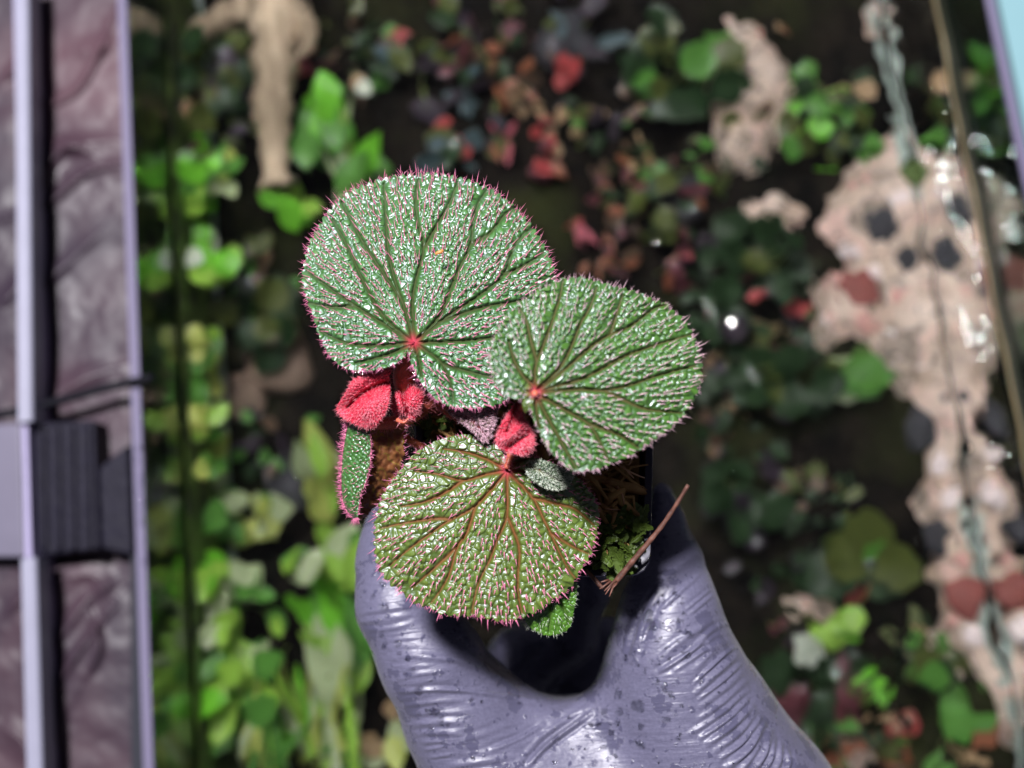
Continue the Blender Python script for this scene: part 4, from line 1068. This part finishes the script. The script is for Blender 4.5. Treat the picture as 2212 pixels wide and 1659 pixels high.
o = blade('leaf', beg, C3((520, 170), (640, 120), (700, 200), (690, 330), (620, 440), (540, 420), (510, 300)), C3((600, 280))[0], [C3((600, 160), (600, 280), (580, 420))], M['leaf_pale'], -.016,
          droop=.002, sp=7, amp=.5e-3, pleat=.8e-3, nb=120, nr=30, seed=36, hair=dict(len=6, mat=M['hair_white'], sites=160, up=1.0, edge=4, rad=.00005), core_r=1)
o['label'] = 'small pale leaf tucked behind the two plush red young leaves'
# petioles and stipules
def petiole(name, pts, zs, r, nh, lab=None, hl=.0011):
    p = smooth_poly(pts, 24, False); z = np.interp(np.linspace(0, 1, 24), np.linspace(0, 1, len(zs)), zs)
    X = U(p[:, 0], p[:, 1], z); rr = np.interp(np.linspace(0, 1, 24), np.linspace(0, 1, len(r)), r) * mpp(-.01)
    v, f = tube(X, rr, 14); o = adopt(mesh_obj(name, v, f, M['petiole']), beg)
    k = rng.integers(0, len(v), nh); c = X[k // 14]; d = v[k] - c
    hv, hf = hairs(v[k], d + rng.normal(0, .3, d.shape) * np.linalg.norm(d, axis=1, keepdims=True), rng.uniform(.5, 1.2, nh) * hl, .00006, rng.normal(0, .4, (nh, 3)))
    h = mesh_obj('hair', hv, hf, M['hair_red']); h.parent = o; h['kind'] = 'stuff'
    if lab: o['label'] = lab
petiole('petiole', C3((780, -50), (740, 90), (700, 160), (690, 260), (740, 360), (900, 470), (1050, 560)), [.000, -.004, -.007, -.010, -.016, -.022, -.034], [9, 16, 22, 22, 18, 14, 12], 700)
petiole('petiole', C3((420, 660), (560, 650), (700, 610), (830, 540), (930, 470), (1010, 440), (1080, 470)), [-.007, -.009, -.011, -.014, -.018, -.022, -.032], [11, 13, 17, 18, 17, 14, 9], 600)
petiole('petiole', C3((1605, 1050), (1625, 990), (1640, 930), (1640, 860), (1560, 760)), [-.007, -.007, -.009, -.014, -.030], [6, 7, 9, 10, 10], 260)
petiole('petiole', C2((535, 960), (520, 1010), (470, 1060), (400, 1120), (330, 1200)), [.016, .010, .000, -.014, -.030], [6, 8, 10, 11, 11], 260)
petiole('stipule', C3((990, 430), (1040, 500), (1080, 570), (1150, 615), (1190, 635)), [-.012, -.010, -.009, -.010, -.012], [12, 8, 5, 3, 1], 150)
petiole('stipule', C3((640, 620), (700, 640), (740, 600)), [-.005, -.004, -.004], [5, 3, 1], 30)
petiole('petiole', [(838, 905), (850, 930), (900, 960), (960, 990)], [-.012, -.016, -.024, -.036], [9, 10, 10, 10], 120)
M['husk'] = simple('seed_husk', (0.55, 0.22, 0.06), .4, .2)
s = stone(0, 0, 1, 'husk', seed=90, name='seed_husk'); s.location = (U(950, 548, .0048) + np.array([0, 0, .0012])).tolist(); s.rotation_euler = (0, 0, .35)
s.scale = (.0012 / .28e-3, .0005 / .28e-3, .0006 / .28e-3); tag(s, 'tiny orange seed husk lying on the largest begonia leaf', 'seed husk')

# ================================================================ GLOVED HAND (one continuous surface from a distance field)
def PT(u, v, z, r):
    z += .006
    return (*U(float(u), float(v), z), r * mpp(z))
def cone_d(X, a, b):
    """distance to a rounded cone between two spheres (approximate)"""
    pa, ra = np.array(a[:3]), a[3]; pb, rb = np.array(b[:3]), b[3]
    d = pb - pa; t = np.clip(((X - pa) @ d) / (d @ d), 0, 1)
    e = X - pa - t[..., None] * d
    return np.sqrt((e ** 2).sum(-1)) - (ra + (rb - ra) * t)
def smin(a, b, k):
    h = np.clip(.5 + .5 * (b - a) / k, 0, 1)
    return b + (a - b) * h - k * h * (1 - h)
def chain(X, pts, k=.004):
    D = None
    for a, b in zip(pts[:-1], pts[1:]):
        d = cone_d(X, a, b); D = d if D is None else smin(D, d, k)
    return D
h = .0013
lo = np.array([*U(1240., 1960., -.09)[:2], -.165]); hi = np.array([0, 0, -.028])
lo[0] = U(730., 1600., -.06)[0]; hi[0] = U(1900., 1700., -.06)[0] + .012; hi[1] = U(1440., 960., -.05)[1]
nn = np.ceil((hi - lo) / h).astype(int)
gx, gy, gz = [lo[k] + h * np.arange(nn[k]) for k in range(3)]
X = np.stack(np.meshgrid(gx, gy, gz, indexing='ij'), -1).astype(np.float32)
index = [PT(925, 1085, -.078, 52), PT(862, 1150, -.075, 66), PT(852, 1215, -.071, 74), PT(864, 1308, -.067, 85), PT(930, 1425, -.069, 100), PT(1005, 1550, -.076, 120), PT(1080, 1660, -.082, 150), PT(1180, 1960, -.090, 190)]
thumb = [PT(1430, 1065, -.078, 24), PT(1438, 1130, -.076, 34), PT(1456, 1212, -.071, 52), PT(1448, 1305, -.067, 92), PT(1448, 1400, -.069, 118), PT(1462, 1490, -.074, 150), PT(1500, 1600, -.080, 180), PT(1590, 1760, -.088, 205), PT(1640, 2000, -.092, 220)]
palm = [PT(1100, 1650, -.082, 100), PT(1250, 1680, -.084, 118), PT(1430, 1660, -.082, 120)]
palm2 = [PT(1260, 1690, -.086, 150), PT(1350, 2000, -.092, 210)]
web = [PT(1080, 1520, -.076, 46), PT(1170, 1562, -.073, 34), PT(1245, 1566, -.072, 32), PT(1315, 1535, -.072, 40), PT(1375, 1460, -.071, 52)]
D = chain(X, index, .006)
D = smin(D, chain(X, thumb, .006), .008)
for c_, k in ((palm, .009), (palm2, .014), (web, .006)): D = smin(D, chain(X, c_, .006), k)
mid_f = [PT(1090, 1720, -.118, 110), PT(1075, 1540, -.132, 84), PT(1130, 1430, -.138, 72), PT(1225, 1370, -.134, 60), PT(1268, 1270, -.122, 46), PT(1262, 1190, -.113, 40)]
ring_f = [PT(1170, 1720, -.134, 100), PT(1180, 1560, -.146, 76), PT(1240, 1460, -.150, 66), PT(1310, 1390, -.148, 56)]
D2 = smin(chain(X, mid_f, .005), chain(X, ring_f, .005), .003)
D = smin(D, D2, .005)
def surface_nets(F, org, h):
    s = F < 0
    nx, ny, nz = F.shape
    corner = [(i, j, k) for i in (0, 1) for j in (0, 1) for k in (0, 1)]
    sl = lambda A, c: A[c[0]:nx - 1 + c[0], c[1]:ny - 1 + c[1], c[2]:nz - 1 + c[2]]
    cnt = sum(sl(s, c).astype(np.int8) for c in corner)
    act = (cnt > 0) & (cnt < 8)
    ijk = np.argwhere(act)
    idx = np.full(act.shape, -1); idx[act] = np.arange(len(ijk))
    acc = np.zeros((len(ijk), 3)); num = np.zeros(len(ijk))
    val = {c: F[ijk[:, 0] + c[0], ijk[:, 1] + c[1], ijk[:, 2] + c[2]] for c in corner}
    for c in corner:
        for ax in range(3):
            if c[ax]: continue
            d = list(c); d[ax] = 1; d = tuple(d)
            a, b = val[c], val[d]; m = (a < 0) != (b < 0)
            t = np.where(m, a / np.where(m, a - b, 1), 0)
            p = np.array(c, float)[None].repeat(len(ijk), 0); p[:, ax] += t
            acc[m] += p[m]; num[m] += 1
    V = org + (ijk + acc / num[:, None]) * h
    Fq = []
    for ax in range(3):
        a = np.argwhere(np.diff(s.astype(np.int8), axis=ax) != 0)
        o1, o2 = [k for k in range(3) if k != ax]
        a = a[(a[:, o1] > 0) & (a[:, o2] > 0) & (a[:, o1] < F.shape[o1] - 1) & (a[:, o2] < F.shape[o2] - 1)]
        def at(d1, d2):
            b = a.copy(); b[:, o1] -= d1; b[:, o2] -= d2
            return idx[b[:, 0], b[:, 1], b[:, 2]]
        q = np.stack([at(1, 1), at(0, 1), at(0, 0), at(1, 0)], 1)
        fl = s[a[:, 0], a[:, 1], a[:, 2]]
        if ax == 1: fl = ~fl
        q[~fl] = q[~fl][:, ::-1]
        Fq.append(q)
    Fq = np.concatenate(Fq); Fq = Fq[(Fq >= 0).all(1)]
    return V, Fq
V, Fq = surface_nets(D, lo, h)
tmp = mesh_obj('tmp_hand', V, Fq.tolist())
ms = tmp.modifiers.new('s', 'SMOOTH'); ms.iterations = 6; ms.factor = .5
mm = tmp.modifiers.new('d', 'SUBSURF'); mm.levels = 2
dg = bpy.context.evaluated_depsgraph_get()
me = bpy.data.meshes.new_from_object(tmp.evaluated_get(dg))
bpy.data.objects.remove(tmp)
n = len(me.vertices)
co = np.empty(n * 3); me.vertices.foreach_get('co', co); co = co.reshape(-1, 3)
no = np.empty(n * 3); me.vertices.foreach_get('normal', no); no = no.reshape(-1, 3)
uu, vv = proj(co); PV = np.stack([uu, vv], 1)
# wrinkles traced from the photograph: (polyline, width px, height mm)
WR = []
for pts, w, a in [
    (C6((110, 345), (200, 330), (350, 310)), 7, .5), (C6((95, 385), (200, 365), (300, 350), (380, 350)), 7, .55), (C6((110, 400), (230, 400), (330, 372)), 6, -.4), (C6((180, 420), (300, 395), (400, 360)), 6, .4),
    (C6((230, 470), (330, 455), (410, 450)), 5, .35), (C6((260, 545), (330, 535), (450, 545), (560, 560), (660, 610), (720, 660)), 9, .8), (C6((560, 470), (680, 560), (790, 640), (880, 720)), 10, -.6),
    (C6((280, 640), (360, 622), (470, 610)), 6, .5), (C6((290, 700), (450, 690), (620, 700), (760, 720), (900, 740)), 8, .6), (C6((310, 760), (450, 745), (560, 740)), 6, .35),
    (C6((330, 850), (460, 838), (600, 835)), 7, .5), (C6((350, 800), (480, 795), (620, 790)), 6, .4), (C6((360, 890), (450, 885), (560, 890)), 6, .4), (C6((390, 930), (480, 925)), 5, .4), (C6((400, 965), (480, 950)), 5, .45), (C6((420, 1000), (520, 985)), 6, .5),
    (C6((850, 1020), (930, 930), (1020, 860), (1110, 800)), 9, -.7), (C6((870, 1030), (950, 945), (1050, 870), (1150, 800)), 8, .7), (C6((700, 960), (830, 910), (930, 850)), 8, .45), (C6((600, 1000), (760, 960), (900, 900)), 9, .5), (C6((560, 920), (700, 880), (820, 830)), 8, .3),
    (C6((500, 1040), (700, 1010), (820, 980)), 8, .5), (C6((1150, 690), (1060, 770), (960, 800)), 8, .35),
    (C6((1450, 560), (1560, 470), (1690, 385)), 8, .6), (C6((1470, 600), (1600, 520), (1700, 460)), 6, .4), (C6((1530, 600), (1640, 530), (1740, 470)), 6, .4), (C6((1340, 560), (1380, 420), (1420, 320), (1460, 230)), 8, .6), (C6((1310, 550), (1350, 400), (1400, 280), (1440, 210)), 7, -.4),
    (C6((1460, 330), (1560, 240), (1640, 170)), 7, .4), (C6((1590, 320), (1690, 240)), 6, .45), (C6((1600, 345), (1700, 262)), 6, .4),
    (C6((1440, 620), (1580, 540), (1700, 420), (1765, 395)), 7, .55), (C6((1620, 600), (1720, 500), (1780, 470)), 6, .5), (C6((1620, 660), (1740, 545), (1800, 500)), 6, .5), (C6((1630, 700), (1740, 600), (1810, 540)), 6, .5),
    (C6((1640, 735), (1760, 640), (1825, 580)), 6, .5), (C6((1645, 770), (1770, 680), (1835, 620)), 6, .5), (C6((1640, 830), (1760, 740), (1850, 660)), 7, .6), (C6((1600, 890), (1740, 800), (1830, 720), (1865, 690)), 7, .7),
    (C6((1650, 910), (1780, 820), (1860, 740)), 7, .8), (C6((1690, 930), (1800, 850), (1880, 770)), 8, .9), (C6((1720, 960), (1830, 880), (1900, 790)), 8, 1.0), (C6((1740, 1000), (1850, 920), (1920, 820)), 8, 1.1), (C6((1770, 1040), (1870, 960), (1935, 850)), 8, 1.1),
    (C6((1830, 1060), (1910, 960), (1950, 870)), 8, 1.1), (C6((1890, 1060), (1945, 970), (1965, 880)), 8, 1.1), (C6((1940, 1060), (1975, 990), (1985, 910)), 7, 1.0), (C6((1985, 1070), (2010, 1000), (2010, 940)), 7, .9), (C6((2030, 1070), (2050, 1020), (2040, 970)), 7, .8)]:
    L = smooth_poly(pts, 12, False)
    bx = (PV > L.min(0) - 40).all(1) & (PV < L.max(0) + 40).all(1) & (no[:, 2] > -.15)
    if not bx.any(): continue
    d, s, sd = poly_dist(PV[bx], L)
    w *= R.uniform(.6, 1.0); a *= R.uniform(.45, 1.25)
    env = np.sin(np.clip(s, .03, .97) * math.pi) ** .5
    top = np.clip(no[bx, 2] * 2 + .3, 0, 1) * (co[bx, 2] > -.094)
    if L[:, 0].max() < 1080: a *= .6
    co[bx] += no[bx] * ((a * 1e-3) * env * top * (np.exp(-(d / w) ** 2) - .55 * np.exp(-((d - 1.7 * w) / (w * .9)) ** 2)))[:, None]
lowf = (fbm(PV, 60, 95) - .5)
co += no * (lowf * .0004)[:, None]
me.vertices.foreach_set('co', co.ravel())
me.polygons.foreach_set('use_smooth', np.ones(len(me.polygons), dtype=bool)); me.update()
g = G('nitrile_glove')
tcv = g.n('ShaderNodeTexCoord'); mpv = g.n('ShaderNodeMapping'); mpv.inputs['Scale'].default_value = (60, 520, 200); mpv.inputs['Rotation'].default_value = (0, 0, -.5)
g.t.links.new(tcv.outputs['Object'], mpv.inputs[0])
wet = g.ramp(g.noise(85, 6, .65), .56, .572)
wet2 = g.ramp(g.noise(420, 2, .5), .64, .67)
wt = g.math('MAXIMUM', g.math('MULTIPLY', wet, 0.9), wet2)
base = g.mix(g.ramp(g.noise(1400, 3), .35, .65), (0.086, 0.083, 0.134), (0.11, 0.106, 0.166))
g.p(Base_Color=g.mix(wt, base, (0.064, 0.062, 0.106)), Roughness=g.ramp(wt, 0, 1, .37, .16), Normal=g.bump(wt, .35, .0003, g.bump(g.noise(900, 4), .25, .0003, g.bump(g.noise(1.0, 4, .6, vec=mpv.outputs[0]), .5, .0009))))
g.b.inputs['Specular IOR Level'].default_value = .5
g.b.inputs['Sheen Weight'].default_value = .08
M['glove'] = g.m
me.materials.clear(); me.materials.append(M['glove'])
me.name = 'gloved_hand'
hand = bpy.data.objects.new('gloved_hand', me); COL.objects.link(hand)
tag(hand, 'hand in a wet purple-grey rubber glove gripping the black pot', 'hand')

# droplets on the glove
g = G('water_drop'); g.p(Base_Color=(.96, .97, 1, 1), Roughness=.0, IOR=1.333); g.b.inputs['Transmission Weight'].default_value = 1.0; M['drop'] = g.m
from mathutils.bvhtree import BVHTree
dg = bpy.context.evaluated_depsgraph_get()
bvh = BVHTree.FromObject(hand, dg)
def drop_mesh(seed):
    rg = random.Random(seed); V = []; F = []; n, m = 12, 5
    ph = [rg.random() * 6 for _ in range(3)]
    for a in range(m + 1):
        th = math.pi / 2 * a / m
        for b in range(n):
            w = 2 * math.pi * b / n; k = 1 + .16 * math.sin(2 * w + ph[0]) + .12 * math.sin(3 * w + ph[1])
            V.append([math.cos(th) * math.cos(w) * k, math.cos(th) * math.sin(w) * k, math.sin(th) * .4 - .05])
    for a in range(m):
        for b in range(n): F.append([a * n + b, a * n + (b + 1) % n, (a + 1) * n + (b + 1) % n, (a + 1) * n + b])
    me = bpy.data.meshes.new('water_droplet'); me.from_pydata(V, [], F); me.materials.append(M['drop'])
    me.polygons.foreach_set('use_smooth', [True] * len(F)); me.update()
    return me
DM = [drop_mesh(k) for k in range(5)]
drops = [(c6, r) for c6, r in zip(C6((275, 480), (215, 490), (320, 550), (340, 605), (310, 620), (280, 525), (205, 212), (212, 315), (160, 270), (200, 440), (365, 690), (372, 800), (415, 790), (440, 790), (470, 830), (425, 870),
    (1430, 400), (1410, 355), (1465, 195), (1540, 265), (1595, 440), (1585, 530), (1275, 708), (1365, 765), (1280, 790), (1210, 790), (1270, 840), (1375, 858), (1490, 828), (1485, 680), (1515, 715), (1455, 655), (1370, 935), (1550, 905),
    (1205, 950), (1262, 992), (1245, 885), (1305, 545), (1360, 580), (1690, 95), (1530, 250), (1550, 378), (1150, 850), (985, 1020), (1185, 850), (500, 850), (615, 1000), (1395, 605), (610, 735), (1480, 290), (1445, 250)),
    [9, 10, 8, 8, 6, 6, 8, 11, 6, 8, 11, 6, 9, 10, 9, 6, 12, 13, 9, 6, 8, 8, 14, 17, 10, 9, 9, 9, 10, 11, 9, 7, 13, 8, 6, 6, 8, 6, 6, 8, 6, 6, 6, 5, 6, 6, 6, 6, 5, 5, 5])]
for k in range(70):
    if k % 3: drops.append(((R.uniform(1345, 1480), R.uniform(1250, 1440)), R.uniform(2.2, 5)))
    else: drops.append(((R.uniform(900, 1650), R.uniform(1440, 1650)), R.uniform(2.2, 4.5)))
for (u, v), r in drops:
    d = rays(u, v); d = d / np.linalg.norm(d)
    loc, nrm, ix, dist = bvh.ray_cast(Vector(CAM.tolist()), Vector(d.tolist()))
    if loc is None or loc.z < -.09: continue
    o = bpy.data.objects.new('water_droplet', R.choice(DM)); COL.objects.link(o)
    q = nrm.to_track_quat('Z', 'Y').to_matrix().to_4x4(); s = r * mpp(loc.z)
    o.matrix_world = Matrix.Translation(loc) @ q @ Matrix.Rotation(R.random() * 6.3, 4, 'Z') @ Matrix.Diagonal((s, s * R.uniform(.7, 1), s, 1))
    part_ = 'the thumb' if u > 1330 else 'the index finger' if u < 1090 else 'the stretched web beside the thumb'
    tag(o, f'{"large" if r > 9.5 else "small" if r > 5.2 else "tiny"} clear water droplet on {part_} of the glove', 'droplet', 'droplets on the glove')
# droplets on the tank rim
for k, (u, v, r) in enumerate([(318, 968, 11), (297, 995, 9), (310, 1030, 11), (300, 1062, 9), (322, 1045, 10), (316, 1085, 10), (303, 1100, 9), (318, 1120, 9), (305, 1130, 9), (313, 1213, 9), (646, 1031, 6)]):
    zr = Z_RIM + .0016 if k < 11 and u < 340 else Z_WATER + .0006
    p = U(float(u), float(v), zr)
    if zr > -.3: p[0] = min(max(p[0], TX0 - GT + .001), TX0 - .001)
    o = bpy.data.objects.new('water_droplet', DM[k % 5]); COL.objects.link(o)
    s = r * mpp(zr) * .6
    o.matrix_world = Matrix.Translation(p.tolist()) @ Matrix.Rotation(R.random() * 6.3, 4, 'Z') @ Matrix.Diagonal((s, s, s * 1.4, 1))
    tag(o, 'glinting water droplet on the rim of the aquarium glass' if zr > -.3 else 'glinting bubble on the aquarium water', 'droplet', 'droplets on the tank rim' if zr > -.3 else None)
